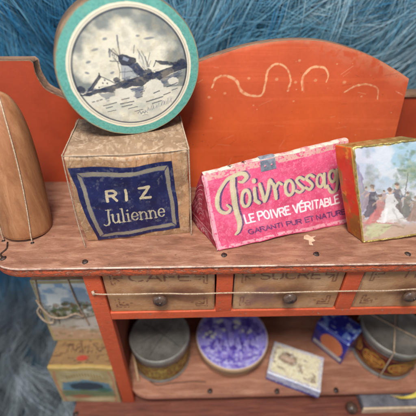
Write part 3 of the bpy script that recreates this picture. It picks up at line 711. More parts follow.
# houses
a.poly([(90, 88.5), (102, 73.5), (116, 82)], (214, 208, 190)); a.poly([(88, 89.3), (101.5, 72), (104, 74), (93, 87.5)], ink, .9, rag=.15); a.line([(102, 73), (116.5, 82)], 1.0, ink, .8)
for x, y in ((104, 80.5), (108, 81), (100, 84.5), (106, 77.5)): a.ell(x, y, .8, .9, ink, .8)
a.line([(102.2, 74), (102.2, 70.6)], 1.1, ink, .9)
a.poly([(152, 68), (156, 60.8), (160, 65), (172, 66), (158, 70.5), (153, 72)], (214, 208, 190)); a.poly([(154.5, 59.6), (158, 59.6), (178, 62.6), (180, 65.2), (160, 64.2)], ink, .9, rag=.2); a.line([(153, 66), (156, 60)], 1, ink, .8)
a.ell(84, 86.2, 4.2, 3.4, ink, .85, rag=.25); a.ell(116.8, 78, 3.1, 2.8, ink, .85, rag=.25, seed=3); a.ell(148, 71, 4, 3.4, ink, .85, rag=.3, seed=5); a.ell(181.5, 62.5, 4.6, 3.6, ink, .9, rag=.3, seed=7); a.ell(175, 64, 3, 2.6, ink, .8, rag=.3)
# mill
a.poly([(122.5, 62.5), (126.5, 64), (137, 62), (145, 73), (135, 76), (121.5, 78)], (160, 164, 164)); a.poly([(127.5, 63), (138, 61), (145.5, 73), (140, 76), (136, 72), (132, 67)], (44, 54, 80), .9, rag=.3)
a.poly([(121.5, 54), (125, 52.6), (137, 57), (137.4, 60.5), (130, 64.5), (123, 63.5), (121, 59)], ink, .95, rag=.15); a.poly([(125.5, 55.2), (131, 57.5), (129, 60), (125, 58.5)], (140, 148, 164), .8)
a.line([(123, 54), (122.6, 36)], 1.0, ink, .75); a.line([(122.8, 44), (122.8, 36)], 1.5, mid, .5)
a.line([(123.4, 57), (114.5, 48)], 1.1, ink, .85); a.line([(121.5, 60), (113.5, 59)], 1.1, ink, .7); a.line([(114.5, 48), (113.8, 55)], 1.5, mid, .8); a.line([(119.8, 60), (121, 70), (119.5, 76)], .9, ink, .6); a.line([(116, 51), (118, 58)], 2.4, mid, .5, rag=.2)
a.line([(135.5, 52), (137, 45)], 1, mid, .7); a.line([(139.5, 49), (143, 57), (144, 66)], .9, mid, .7); a.line([(141, 50.5), (140, 58)], .8, mid, .5); a.line([(146, 56), (147.5, 66)], 1.2, mid, .6); a.line([(140.5, 60), (146, 68)], 2.0, (190, 188, 178), .8); a.line([(151, 60), (148, 66)], .8, mid, .6)
for i in range(150):   # brushed bushes and bank along the shore
    t = rng.random(); x = 82+t*104; y = 91.5-t*26.5+rng.normal(0, 2.0); a.line([(x, y), (x+rng.uniform(1, 4), y-rng.uniform(-.3, 1.6))], rng.uniform(.5, 1.5), ink if i % 3 else (28, 44, 84), rng.uniform(.35, .8), soft=.7)
for i in range(60):   # dark reflections in the water
    t = rng.random(); x = 98+t*80; y = 97-t*25+rng.uniform(0, 6); a.line([(x, y), (x+rng.uniform(3, 8), y-rng.uniform(.6, 1.8))], rng.uniform(.5, 1.2), mid if i % 2 else ink, rng.uniform(.3, .7), soft=.7)
for i in range(26):   # hatching on the mill and roofs
    x = rng.uniform(130, 143); y = rng.uniform(64, 73); a.line([(x, y), (x+2.2, y+3)], .6, ink, .5, soft=.6)
a.line([(126, 66.5), (124, 77)], .7, mid, .6); a.line([(121, 70.5), (146, 69)], .8, ink, .6); a.line([(121.5, 54), (118, 47.5), (116, 50)], .8, ink, .7); a.line([(117, 56), (121, 62)], .8, ink, .7); a.line([(143, 50), (149, 66)], .9, ink, .55); a.line([(150.5, 52), (146.5, 66)], .8, ink, .5)
for x in range(6): a.line([(114.6+x*1.4, 48.4+x*1.35), (113.6+x*1.5, 50.6+x*1.4)], .6, ink, .6)
# white trees mirrored in the water
for cx, cy, rx, ry in ((122, 92.5, 9.5, 6), (116, 98, 9, 4), (126, 99, 7, 4), (153, 86, 8.5, 7.5), (148, 94, 8, 6), (159, 93, 8, 4), (95, 99, 9, 5), (172, 82, 6, 4)):
    a.ell(cx, cy, rx, ry, (206, 202, 188), .95, rag=.22, seed=int(cx), soft=.15)
for x0, y0, x1, y1, w in ((91, 99.5, 93, 99), (95, 99, 97, 98.6), (99, 97.8, 101, 97.3)) and []: pass
for x0, y0, x1, y1, w in ((92, 99.3, 93.4, 98.9, 1.3), (95.5, 98.6, 97, 98.2, 1.3), (99, 97.7, 100.6, 97.3, 1.3), (101, 104.2, 113.5, 101.5, 1.1), (103, 107, 109, 105.7, 1.1), (119, 98.8, 126, 97.6, 1.2), (117, 103.5, 130, 101.5, 1.2), (118, 106.7, 128, 105, 1.1), (124, 109.5, 133, 107.8, .9), (134, 98, 139, 96.8, 1.2), (151, 94, 157, 91.8, 1.2), (143, 103, 160, 98.6, 1.3), (149, 105.4, 158, 103, 1.0), (161, 96.6, 168, 94.4, 1.1), (165, 88, 176, 84, 1.1), (138, 92, 142, 90.7, 1.0), (130, 113, 138, 111.4, .9), (104, 111, 112, 110, .8), (170, 92, 176, 90, .9)):
    a.line([(x0, y0), (x1, y1)], w, ink, .75, rag=0)
for i in range(16):
    x = 143+i*1.7; y = 114-i*.55; a.line([(x, y), (x+rng.uniform(-1.6, 1.6), y-rng.uniform(2.5, 7))], .6, mid, .65)
for x, y, rx, ro in ((102, 48.5, 3.3, -.25), (95, 59.6, 2.4, -.4), (112, 38.8, 2.2, -.3), (151, 38.3, 5, -.12), (114, 70.5, 2.2, -.3), (141, 36, 1.8, 0), (92, 70, 2, .3)): a.ell(x, y, rx, 1.15, mid, .7, rot=ro, soft=.5)
sig = spline([(133, 115.5), (135, 113.3), (136, 116.5), (138, 114), (139.6, 116), (141, 113.3), (142.5, 115.8)], 5); a.line(sig, .8, mid, .8); a.line(spline([(137, 118.8), (140, 117.8), (143, 118.5)], 4), .6, mid, .6)
a.blot(.14, .55, .75, (170, 158, 130), .3, 92)
# rings and teal rim
cream_m = sstep(58.4, 59.0, Rr); a.mix(cream_m, (214, 206, 184)); a.mix(np.exp(-((Rr-57.6)/.8)**2)*.92, ink); a.mix(np.exp(-((Rr-60.2)/.4)**2)*.5, ink)
tm = sstep(62.6, 63.1, Rr+(fbm(X*.2, Y*.2, 0, 5)-.5)*1.0); a.mix(tm, (92, 158, 146))
a.mix(tm*sstep(.4, .7, fbm(X*.5, Y*.5, 0, 15))*.5, (70, 132, 124)); a.mix(tm*sstep(.55, .7, fbm(X*1.1, Y*1.1, 0, 16))*.35, (126, 178, 166))
ws = sstep(70.6, 71.6, Rr+(fbm(X*.25, Y*.25, 0, 8)-.5)*2.4); a.mix(ws*.8, (150, 132, 100))
ch = np.exp(-(((X-86)/5.5)**2+((Y-8.0)/2.6)**2)*1.0)+np.exp(-(((X-95)/3)**2+((Y-5.5)/1.5)**2)); a.mix(np.clip((ch-.35+(fbm(X*.5, Y*.5, 0, 4)-.5)*.5)*5, 0, 1)*.8, (158, 130, 100))
LX = (rr*R0*np.cos(th)); LY = rr*R0*np.sin(th); dome = .004*np.cos(rr*1.5)+.003*(fbm(X*.05, Y*.05, 0, 3)-.5)
P = MC+LX[..., None]*ux+LY[..., None]*uz+dome[..., None]*nn
Pq = P.transpose(1, 0, 2); Cq = a.C.transpose(1, 0, 2)
lid = MB(); lathe(lid, [(R0-.002, .001), (R0+.004, -.006), (R0+.004, -.105), (R0-.004, -.11)], MC, 96, axis=AXM, wob=.004); lid_o = lid.build('lid', M_brown, mill)
mb = MB().add(Pq.reshape(-1, 3), gridq(nt_, nr, closeu=True)); mb.build('lid_picture', M_lidart, lid_o, cols=np.clip(Cq, 0, 1).reshape(-1, 3))
mb = MB(); lathe(mb, [(R0-.012, -.108), (R0-.010, -.35), (R0-.02, -.358), (0.01, -.358)], MC, 96, axis=AXM, wob=.004); mb.build('box_side', M_brown, mill)

# ------------------------------------------------------------------ pepper packet
pep = thing('pepper_packet', 'pink wedge shaped pepper packet printed Poivrossage with a metal clip', 'packet', (.55, .5, 0))
A_, B_ = np.array([.012, .134, .004]), np.array([1.134, .466, .004]); pv = np.array([-.284, .959, 0])
TLf, TRf = np.array([-.090, .295, .572]), np.array([1.012, .625, .668])
K = [A_, TLf, np.array([-.235, .60, .004]), TLf+pv*.055+np.array([0, 0, -.004]), B_, TRf, B_+pv*.50, TRf+pv*.055+np.array([0, 0, -.004])]
HX = Hexa(K, r=.010, amp=.020, freq=3.8, seed=31)
mb = MB(); HX.body(mb, 34); mb.build('packet_body', M_pinkcard, pep)
PF = [(205, 176), (349.5, 140), (353, 221.5), (218, 252)]
def p_pep(a):
    a.blot(.06, .35, .65, (222, 94, 134), .6, 1); a.blot(.15, .5, .75, (206, 66, 108), .35, 2); a.blot(.35, .52, .75, (234, 130, 158), .35, 3); a.blot(.9, .68, .78, (244, 186, 198), .3, 4); a.warp(.35, .3)
    a.line([(205.5, 178), (349.5, 142)], 6.4, (206, 172, 158), .8, rag=.35, seed=3)
    a.line([(214, 249.5), (353, 217.5)], 3.4, (236, 190, 196), .65, rag=.3, seed=5)
    a.line([(206, 178), (219, 250)], 3.0, (240, 176, 188), .7, rag=.4, seed=6)
    nav, cr = (58, 62, 104), (194, 182, 146)
    P_sw = spline([(226.5, 204.5), (229.8, 208.2), (226.6, 212.6), (220.6, 211), (217.4, 203), (219, 190), (225, 180.5), (233, 176), (240, 174.8), (243.2, 178.2), (240, 182.4), (236.4, 182.0)], 8)
    P_st = spline([(230.6, 179), (231.2, 190), (234.2, 205), (238.2, 219), (237.8, 229), (234.0, 234.4)], 8)
    o = lambda cx, cy, rx, ry: np.c_[cx+rx*np.cos(np.linspace(0, 6.3, 26))-.22*ry*np.sin(np.linspace(0, 6.3, 26))*0, cy-ry*np.sin(np.linspace(0, 6.3, 26))]
    S = []
    S.append((P_sw, [2.2, 3.0, 3.8, 4.2, 3.8, 3.6, 4.0, 4.4, 3.6, 2.0])); S.append((P_st, [5.2, 6.0, 6.2, 5.6, 4.2, 2.2]))
    S.append((o(244.0, 197.2, 4.0, 7.4), 3.4))
    S.append(([(252.2, 188.5), (253.4, 199.0), (257.0, 201.2)], 3.8)); S.append(([(250.6, 181.4), (250.8, 181.9)], 4.4))
    S.append((spline([(257.0, 184.5), (260.6, 194), (262.4, 199.6), (265.4, 191), (266.4, 180.6), (269.4, 183.6)], 6), 3.5))
    S.append((spline([(270.6, 184.2), (272.0, 190), (273.4, 196.6)], 4), 3.8)); S.append((spline([(271.6, 189), (275.4, 182.4), (278.6, 183.6)], 6), 3.0))
    S.append((o(286.0, 186.6, 4.0, 7.0), 3.4))
    for dx, dy in ((296.4, 184.0), (305.6, 181.6)):
        S.append((spline([(dx+3.6, dy-5.6), (dx, dy-7.2), (dx-3.0, dy-3.8), (dx, dy-.4), (dx+3.0, dy+3.4), (dx, dy+6.8), (dx-3.8, dy+5.2)], 6), 3.1))
    S.append((o(316.6, 180.0, 3.7, 5.8), 3.1)); S.append((spline([(321.4, 173.4), (321.6, 180), (322.6, 185.2), (325.6, 184.6)], 6), 3.2))
    S.append((o(330.6, 175.6, 3.6, 5.4), 3.1)); S.append((spline([(335.2, 169.4), (336.0, 180), (335.0, 188.4), (329.6, 190.4), (326.8, 187.0)], 6), 3.2))
    S.append((spline([(341, 175), (347, 173.4), (345, 167.6), (341, 169.6), (340.4, 176), (344, 179.6), (348.6, 177)], 6), 3.0))
    for P, w in S: a.line(np.array(P)+np.array([1.8, -.3]), np.array(w)*.96, nav, .9)
    for P, w in S: a.line(np.array(P), np.array(w)*.92, cr, .97); a.line(np.array(P)+np.array([-.4, .2]), np.array(w)*.4, (204, 196, 166), .5)
    write(a, 'LE POIVRE VÉRITABLE', (244.8, 221.8), (338.2, 201.6), 8.6, (246, 226, 226), 1.55, h1=7.8)
    write(a, 'GARANTI PUR ET NATUREL', (247.6, 234.0), (349.5, 211.4), 5.0, (84, 50, 100), 1.2, h1=4.7, a=.9)
    a.blot(1.0, .66, .8, (236, 150, 172), .35, 14)
sheet('front_print', HX, 'front', PF, 440, 270, (206, 74, 112), p_pep, M_pink, pep, lift=.003, aa=.38)
def p_end(a):
    a.blot(.2, .4, .7, (172, 48, 66), .6, 41)
    for k in range(7):
        rr_ = 4+3.6*k; t = np.linspace(.15, 1.65, 20)
        a.line(np.c_[25-rr_*1.25*np.cos(t), 46-rr_*1.25*np.sin(t)*1.1], .8, (214, 160, 160), .6)
    for k in range(9):
        t = .15+k*.18; a.line([(25-8*math.cos(t), 46-8*math.sin(t)), (25-27*math.cos(t), 46-27*math.sin(t))], .5, (214, 160, 160), .55)
    write(a, 'POIVRE', (12, 59), (36, 59), 4.6, (214, 170, 170), .9, a=.6); a.line([(0, 51), (50, 51)], 1, (220, 170, 170), .6)
    a.blot(.3, .55, .7, (206, 130, 136), .4, 44)
sheet('end_print', HX, 'left', [(0, 0), (50, 0), (50, 62), (0, 62)], 120, 150, (146, 28, 50), p_end, M_paper, pep, lift=.002, aa=.4)
# frayed flap of the front card standing past the end, and the folded top seam
mb = MB(); U, V = np.meshgrid(np.linspace(0, 1, 6), np.linspace(.02, 1, 40), indexing='ij')
P = HX.face('front', 0*U, V, .004); dv = (A_-B_)/np.linalg.norm(A_-B_)
w = (.002+.016*fbm(V*9, 0, 0, 3)+.006*V)
P1 = P+(U*w)[..., None]*dv+np.array([0, -.006, 0])*U[..., None]
mb.add(P1.reshape(-1, 3), gridq(6, 40)); mb.add((P1+np.array([0, .008, 0])).reshape(-1, 3), gridq(6, 40)[:, ::-1]); mb.build('flap', M_pinkcard, pep)
mb = MB(); U, V = np.meshgrid(np.linspace(.0, 1, 80), np.linspace(0, 1, 5), indexing='ij')
P = HX.face('top', U, V, .006); P[..., 2] += .006*np.sin(V*3.14)+.006*(fbm(U*30, V*2, 0, 8)-.5); mb.add(P.reshape(-1, 3), gridq(80, 5)); mb.build('top_seam', plain('worn_seam_paper', (190, 120, 124), (216, 190, 172), sc=14, rough=.7, lo=.42, hi=.55), pep)
for uu in (.17, .255):
    c = HX.face('top', np.array(uu), np.array(.35), .012); mb = MB()
    t = np.linspace(0, 6.283, 15); tube(mb, [c+np.array([.015*math.cos(k), .006*math.sin(k), .003*math.sin(k)-.001]) for k in t], .0028, 5); lathe(mb, [(0, .0), (.009, -.001), (.012, -.004)], c, 10); mb.build('staple_hole', M_nail, pep)
e = lambda u, v, l: HX.face('front', np.array(u), np.array(v), l)
cu0, cu1 = .355, .465; mb = MB()
us = np.linspace(cu0, cu1, 10); rows = []
for (kind, vv, l) in (('f', .875, .010), ('f', .93, .011), ('f', .985, .012), ('t', .15, .016), ('t', .6, .017), ('t', .95, .014)):
    rows.append(np.array([HX.face('front' if kind == 'f' else 'top', np.array(k), np.array(vv), l) for k in us]))
Rr_ = np.array(rows); off = np.array([0, -.004, -.004])
mb.add(Rr_.reshape(-1, 3), gridq(6, 10)[:, ::-1]); mb.add((Rr_-off*0+np.array([.0, .006, -.004])).reshape(-1, 3), gridq(6, 10))
clip = mb.build('metal_clip', M_steel, pep)
clip_ax = np.array([(B_-A_)/np.linalg.norm(B_-A_), [0, 0, 1], np.cross((B_-A_)/np.linalg.norm(B_-A_), [0, 0, 1])]).T
for uu in (.385, .435):
    c = e(uu, .93, .013); mb = MB(); lathe(mb, [(0, .003), (.007, .003), (.009, .0)], c, 12, axis=clip_ax); mb.build('rivet', plain('clip_rivet', (196, 120, 136), (206, 140, 150)), clip)

# ------------------------------------------------------------------ romantic picture box
rom = thing('picture_box', 'glossy gold edged box with painted garden party leaning on the pink packet', 'box', (1.3, .3, 0))
rb_f = [np.array(c) for c in ((1.138, .211, .004), (.875, .27, .778), (1.60, .268, .035), (1.356, .33, .812))]; rb_d = np.array([-.075, .135, .0])
RB = Hexa([rb_f[0], rb_f[1], rb_f[0]+rb_d, rb_f[1]+rb_d+np.array([0, -.01, -.035]), rb_f[2], rb_f[3], rb_f[2]+rb_d, rb_f[3]+rb_d+np.array([0, -.01, -.035])], r=.012, amp=.006, freq=5, seed=50)
mb = MB(); RB.body(mb, 20); mb.build('box_body', M_gold, rom)
RQ = [(353, 148), (426, 133), (426, 235), (363, 243)]
def p_rom(a):
    a.warp(1.3, .35); X, Y = a.X, a.Y
    a.mix(sstep(205, 150, Y)*.9, (168, 200, 216)); a.mix(sstep(.4, .65, fbm(X*.06, Y*.09, 0, 4))*.75, (226, 226, 228)); a.mix(sstep(386, 360, X+(fbm(X*.1, Y*.1, 0, 3)-.5)*20)*.6, (206, 198, 214))
    a.mix(sstep(214, 226, Y+(fbm(X*.1, Y*.1, 0, 7)-.5)*10)*.9, (206, 178, 156))
    a.poly([(353, 176), (357, 163), (362.5, 174), (367, 196), (360, 216)], (158, 142, 166), .75, soft=1.6, rag=.8); a.line([(361, 172), (366, 200)], 1.4, (126, 112, 140), .5, soft=1)
    a.poly([(356.4, 160), (358, 163), (361, 172), (354, 172)], (150, 142, 170), .7, soft=1.4)
    for i in range(60):
        x, y = rng.normal(369, 6), rng.normal(183, 12); a.ell(x, y, rng.uniform(1.5, 4), rng.uniform(1.2, 3), [(150, 160, 142), (176, 172, 160), (134, 142, 138)][i % 3], .35, soft=.8, rag=.3, seed=i)
    for i in range(80):
        x, y = rng.normal(411, 6.5), rng.normal(166, 13); a.ell(x, y, rng.uniform(1.5, 4), rng.uniform(1.2, 3), [(126, 150, 112), (168, 178, 140), (104, 128, 98)][i % 3], .42, soft=.8, rag=.3, seed=i)
    a.line([(410, 166), (407, 200)], 1.4, (110, 100, 84), .6)
    a.line(spline([(378, 192), (392, 188), (404, 190), (416, 195)], 6), 1.2, (96, 140, 176), .7); a.poly([(366, 200), (372, 193), (418, 196), (420, 206), (372, 208)], (164, 158, 148), .55, soft=3)
    def fig(x, y, h, coat, dress, wide=.3, lean=0., hair=(124, 98, 84)):
        h = h*1.16; wide = wide*1.12; coat = [c*.86+34 for c in coat]; dress = [min(244, c*.9+24) for c in dress]
        a.poly(spline([(x-h*.10, y-h*.50), (x+h*.10, y-h*.50), (x+h*wide*.8+lean, y-h*.12), (x+h*wide+lean, y), (x-h*wide+lean, y+h*.02), (x-h*wide*.75+lean*.6, y-h*.15), (x-h*.10, y-h*.50)], 4), dress, .9, soft=1.3, rag=.35, seed=int(x)+1)
        a.line([(x-h*wide*.3+lean*.5, y-h*.35), (x-h*wide*.55+lean, y)], h*.07, [min(255, c+26) for c in dress], .6, soft=1.6); a.line([(x+h*wide*.25, y-h*.35), (x+h*wide*.5+lean, y)], h*.06, [c*.75 for c in dress], .5, soft=1.6)
        a.poly([(x-h*.10, y-h*.76), (x+h*.10, y-h*.76), (x+h*.12, y-h*.46), (x-h*.12, y-h*.46)], coat, .9, soft=1.1, rag=.3, seed=int(x))
        a.line([(x+h*.09, y-h*.70), (x+h*.20, y-h*.56), (x+h*.10, y-h*.47)], h*.06, coat, .8, soft=1); a.line([(x-h*.09, y-h*.70), (x-h*.22, y-h*.58)], h*.05, (210, 178, 156), .7, soft=1)
        a.ell(x+.3, y-h*.84, h*.06, h*.075, (216, 184, 162), .95, soft=.5); a.ell(x, y-h*.89, h*.07, h*.05, hair, .85, soft=.6)
    fig(366, 204, 20, (150, 128, 140), (156, 136, 146), .28); fig(372.5, 213, 30, (72, 62, 74), (96, 82, 92), .26)
    fig(385, 204, 18, (176, 150, 150), (170, 148, 148), .25); fig(399, 210, 31, (104, 92, 94), (126, 112, 104), .22); fig(411, 214, 27, (122, 112, 98), (112, 108, 98), .26); fig(420, 218, 26, (150, 120, 104), (164, 132, 116), .3)
    fig(381, 221, 29, (198, 122, 116), (208, 118, 112), .42, -2); fig(391.5, 219, 34, (232, 226, 222), (240, 236, 230), .34, 3)
    a.poly(spline([(364, 234), (370, 223), (382, 221), (394, 224), (386, 232), (374, 238), (364, 234)], 4), (208, 212, 168), .85, soft=1.6, rag=.5); a.ell(361.5, 221, 4.6, 6.5, (214, 142, 146), .85, rag=.3, soft=.5); a.ell(363, 213, 1.7, 2, (214, 180, 156), .9)
    a.line(spline([(385, 226), (396, 224), (407, 226)], 5), 1.6, (140, 118, 100), .5, soft=1.2)
    for i in range(70):
        x, y = rng.uniform(358, 424), rng.uniform(214, 238); a.ell(x, y, rng.uniform(1, 4), rng.uniform(.4, 1.6), [(178, 154, 130), (226, 206, 184), (150, 140, 112), (206, 170, 150)][i % 4], .35, soft=.9)
    for i in range(40):
        x, y = rng.uniform(356, 424), rng.uniform(170, 205); a.ell(x, y, rng.uniform(1, 4), rng.uniform(1, 3), [(190, 180, 176), (160, 166, 150), (220, 214, 206)][i % 3], .22, soft=.9)
    # gilt edge line printed round the picture
    for p, q in (((353, 148), (426, 133)), ((363, 243), (426, 235)), ((353, 148), (363, 243))): a.line([p, q], 2.6, (206, 182, 96), .95, soft=.8)
sheet('picture', RB, 'front', RQ, 220, 280, (216, 214, 222), p_rom, M_gloss, rom, lift=.002, aa=.5)
def p_side(a):
    a.blot(.045, .42, .62, (204, 50, 20), .9, 61); a.blot(.07, .54, .66, (126, 104, 40), .75, 62); a.blot(.12, .62, .7, (224, 160, 60), .5, 63); a.mix(sstep(62, 90, a.Y+(fbm(a.X*.2, a.Y*.2, 0, 4)-.5)*20)*.6, (132, 74, 26))
    a.line([(23, 0), (25, 100)], 1.4, (210, 180, 90), .7)
sheet('side_print', RB, 'left', [(0, 0), (25, 0), (25, 100), (0, 100)], 60, 160, (206, 78, 28), p_side, printed('glossy_side_print', rough=.25, coat=.4, bmp=.2, dirt_a=.2), rom, lift=.002, aa=.6)
# crumpled foil edge along the front
mb = MB(); fr = [(0, 0), (1, 0), (1, 1), (0, 1), (0, 0)]; pts = []
for (u0, v0), (u1, v1) in zip(fr[:-1], fr[1:]):
    for t in np.linspace(0, 1, 26, endpoint=False): pts.append((u0+(u1-u0)*t, v0+(v1-v0)*t))
pp = np.array([RB.face('front', np.array(a_), np.array(b_), .003+.002*rng.random()) for a_, b_ in pts]+[RB.face('front', np.array(0.), np.array(0.), .004)])
pp += rng.normal(0, .0016, pp.shape); tube(mb, pp, .0065, 6, smooth=False, rfun=lambda t: .75+.5*abs(math.sin(t*137)))
mb.build('foil_edge', M_gold, rom)

# ------------------------------------------------------------------ lower shelf: tins and boxes
def disc_print(name, C, R, base, paintf, mat, parent, nr=90, nt=300, off=.002, dip=0.):
    rr, th = np.meshgrid(np.linspace(.002, 1, nr), np.linspace(0, 2*np.pi, nt, endpoint=False), indexing='ij')
    a = Art(rr*np.cos(th)*50, -rr*np.sin(th)*50, base, .7); paintf(a)
    P = np.stack([C[0]+rr*R*np.cos(th), C[1]+rr*R*np.sin(th), C[2]+off+dip*(1-rr**2)+.004*(fbm(rr*np.cos(th)*3, rr*np.sin(th)*3, 0, 3)-.5)], -1).transpose(1, 0, 2)
    return MB().add(P.reshape(-1, 3), gridq(nt, nr, closeu=True)).build(name, mat, parent, cols=np.clip(a.C, 0, 1).transpose(1, 0, 2).reshape(-1, 3))
def band_print(name, C, R, z0, z1, base, paintf, mat, parent, nt=420, nz=80):
    th, v = np.meshgrid(np.linspace(0, 2*np.pi, nt), np.linspace(0, 1, nz), indexing='ij')
    a = Art(th/(2*np.pi)*200, (1-v)*30, base, .5); paintf(a)
    P = np.stack([C[0]+R*np.sin(th)*-1, C[1]+R*np.cos(th), C[2]+z0+(z1-z0)*v], -1)   # starts at the back so the front is at X=100
    return MB().add(P.reshape(-1, 3), gridq(nt, nz)).build(name, mat, parent, cols=np.clip(a.C, 0, 1).reshape(-1, 3))
SZ = -1.961
tin = thing('tin', 'round tin with plain dark grey lid and worn ochre label on the lower shelf', 'tin', (-.577, .455, SZ))
T1 = (-.577, .455, SZ)
mb = MB(); lathe(mb, [(0, .002), (.312, .002), (.322, .008), (.322, .022), (.312, .03), (.308, .32), (.31, .34)], T1, 80, wob=.006); mb.build('tin_body', M_blacktin, tin)
def p_tin(a):
    a.blot(.12, .4, .6, (150, 116, 56), .8, 2); a.blot(.4, .5, .65, (96, 66, 40), .7, 5); a.blot(.2, .55, .65, (120, 48, 36), .6, 9)
    for i in range(46):
        x = 2+i*4.3; a.line([(x, 12+3*(i % 2)), (x+rng.uniform(-1, 1), 22)], 1.1, (76, 58, 36), .5)
    a.line([(0, 3), (200, 3)], 1.6, (84, 54, 34), .8); a.line([(0, 27), (200, 27)], 1.4, (84, 54, 34), .8)
band_print('label', T1, .313, .05, .30, (166, 142, 72), p_tin, M_paper, tin)
mb = MB(); lathe(mb, [(.316, .32), (.326, .325), (.328, .425), (.322, .438), (.313, .440), (.306, .432), (.303, .422), (.0, .426)], T1, 96, wob=.006); lid1 = mb.build('lid', M_blacktin, tin)
mb = MB()
for p0, p1, b_ in (((-.2, .14), (.23, -.16), .03), ((-.08, -.25), (.13, .10), -.02), ((-.02, .02), (-.2, -.1), .01)):
    P = [(T1[0]+p0[0]+(p1[0]-p0[0])*t+b_*math.sin(3.1*t), T1[1]+p0[1]+(p1[1]-p0[1])*t, SZ+.4265) for t in np.linspace(0, 1, 6)]; tube(mb, P, .0025, 4)
mb.build('scratch', plain('dark_scratch', (52, 50, 48), (66, 62, 58)), lid1)
mb = MB(); st = np.array([(-.915, .50, SZ+.30), (-.895, .42, SZ+.22), (-.86, .30, SZ+.11), (-.815, .155, SZ+.008)]); tube(mb, st, .014, 6); so = mb.build('wooden_stick', M_palecard, None); tag(so, 'short pale wooden stick leaning against the ochre labelled tin', 'stick')
mb = MB(); tube(mb, [(-.69, .150, SZ+.008), (-.60, .110, SZ+.008), (-.45, .128, SZ+.010), (-.30, .135, SZ+.009), (-.18, .142, SZ+.008), (-.08, .132, SZ+.007)], .006, 6); so = mb.build('wire', plain('rusty_wire', (80, 50, 36), (120, 84, 60)), None); tag(so, 'thin bent rusty wire lying on the shelf before the ochre labelled tin', 'wire')

pur = thing('round_box', 'round pale card box with violet blue figure print lid in the shelf middle', 'round box', (.23, .53, SZ))
T2 = (.23, .53, SZ)
mb = MB(); lathe(mb, [(0, .002), (.345, .002), (.352, .008), (.395, .17), (.398, .175)], T2, 80, wob=.01); mb.build('box_side', M_palecard, pur)
mb = MB(); lathe(mb, [(.394, .165), (.408, .166), (.411, .255), (.406, .266), (.3, .267), (0, .267)], T2, 96, wob=.006); pl = mb.build('lid', M_palecard, pur)
def p_pur(a):
    X, Y = a.X, a.Y
    a.blot(.09, .35, .65, (156, 148, 214), .8, 6); a.blot(.16, .5, .66, (86, 64, 168), .85, 16); a.blot(.3, .54, .68, (198, 196, 226), .6, 26)
    dk, wh = (60, 38, 140), (222, 218, 212)
    for cx, cy, rx, ry in ((-14, -16, 5, 6), (4, -12, 4, 9), (24, -20, 9, 9), (-32, 0, 6, 5), (-8, 4, 3, 10), (10, 8, 4, 9), (18, 0, 4, 7), (30, 6, 3, 9), (-20, 8, 4, 5), (0, 20, 5, 3), (36, -10, 5, 10), (-4, -32, 12, 6), (14, -36, 10, 5), (-30, -20, 5, 8)):
        a.ell(cx, cy, rx, ry, dk, .75, rag=.5, seed=int(cx+50), soft=.4)
    for x, y, h in ((-11, 22, 30), (6, 20, 32), (16, 24, 30), (27, 18, 24), (-24, 18, 20)):
        a.ell(x, y-h, 2.4, 2.8, wh, .8); a.poly([(x-3, y-h+3), (x+3, y-h+3), (x+4, y-h*.45), (x-4, y-h*.45)], (120, 110, 206), .85, soft=1.4, rag=.7, seed=int(x+60)); a.line([(x-2, y-h*.45), (x-4, y)], 2.6, dk, .7); a.line([(x+2, y-h*.45), (x+4, y)], 2.6, (170, 164, 222), .8)
    for cx, cy, r in ((-36, -2, 3), (-31, -5, 3), (-28, 2, 3), (-18, -22, 3.4), (-14, -24, 2.6), (8, -21, 4), (12, -18, 3), (24, -3, 2.4), (-26, 4, 2), (-40, 3, 2)): a.ell(cx, cy, r, r*.8, (216, 214, 196), .9, rag=.5, seed=int(cx+99), soft=.4)
    a.line(spline([(-40, 24), (-20, 33), (5, 36), (30, 31), (42, 20)], 8), 3, dk, .45, rag=.3); a.line(spline([(-30, 34), (0, 42), (28, 36)], 8), 2, (190, 186, 228), .6, rag=.2)
    R = np.hypot(X, Y); a.mix(sstep(48.2, 49.2, R), (196, 186, 196))
disc_print('lid_picture', (T2[0], T2[1], SZ+.267), .404, (138, 122, 192), p_pur, printed('violet_print', rough=.4, bmp=.2, dirt=(90, 80, 170), dirt_a=.2, coat=.15), pl)

sb = thing('small_box', 'small flat cream box with sepia print and blue edges at the shelf front', 'box', (.85, .2, SZ))
SB = Hexa.frame((.58, .15, SZ+.002), .565, .40, .145, -22.4, 0, 0, r=.012, amp=.008, freq=6, seed=77)
mb = MB(); SB.body(mb, 16); mb.build('box_body', M_navy, sb)
def p_sb(a):
    a.blot(.1, .4, .65, (222, 214, 180), .8, 7); a.blot(.25, .5, .66, (196, 180, 150), .5, 8)
    br = (118, 84, 66)
    a.poly([(16, 26), (24, 17), (38, 15), (50, 22), (52, 34), (42, 42), (24, 40), (14, 34)], br, .75, rag=1.1, soft=3); a.ell(34, 30, 12, 5, (206, 176, 156), .8, rag=.5, soft=.5); a.ell(33, 20, 9, 2, (90, 60, 48), .7, rag=.5, soft=.6)
    for x, y, rx, ry in ((6, 30, 3, 12), (10, 44, 4, 3), (84, 50, 4, 8), (78, 56, 12, 3), (60, 46, 5, 4), (24, 52, 8, 3), (66, 22, 5, 2), (8, 12, 6, 3), (58, 36, 4, 6)): a.ell(x, y, rx, ry, br, .6, rag=.7, soft=.5, seed=int(x))
    for p, q in (((0, 3), (100, 3)), ((0, 68), (100, 68)), ((97, 0), (97, 70)), ((2, 0), (2, 70))): a.line([p, q], 9, (176, 174, 204), .75, rag=.25, soft=3)
    a.line([(0, 70), (100, 70)], 3.4, (206, 208, 222), .9); a.blot(.5, .6, .7, (240, 238, 226), .6, 9)
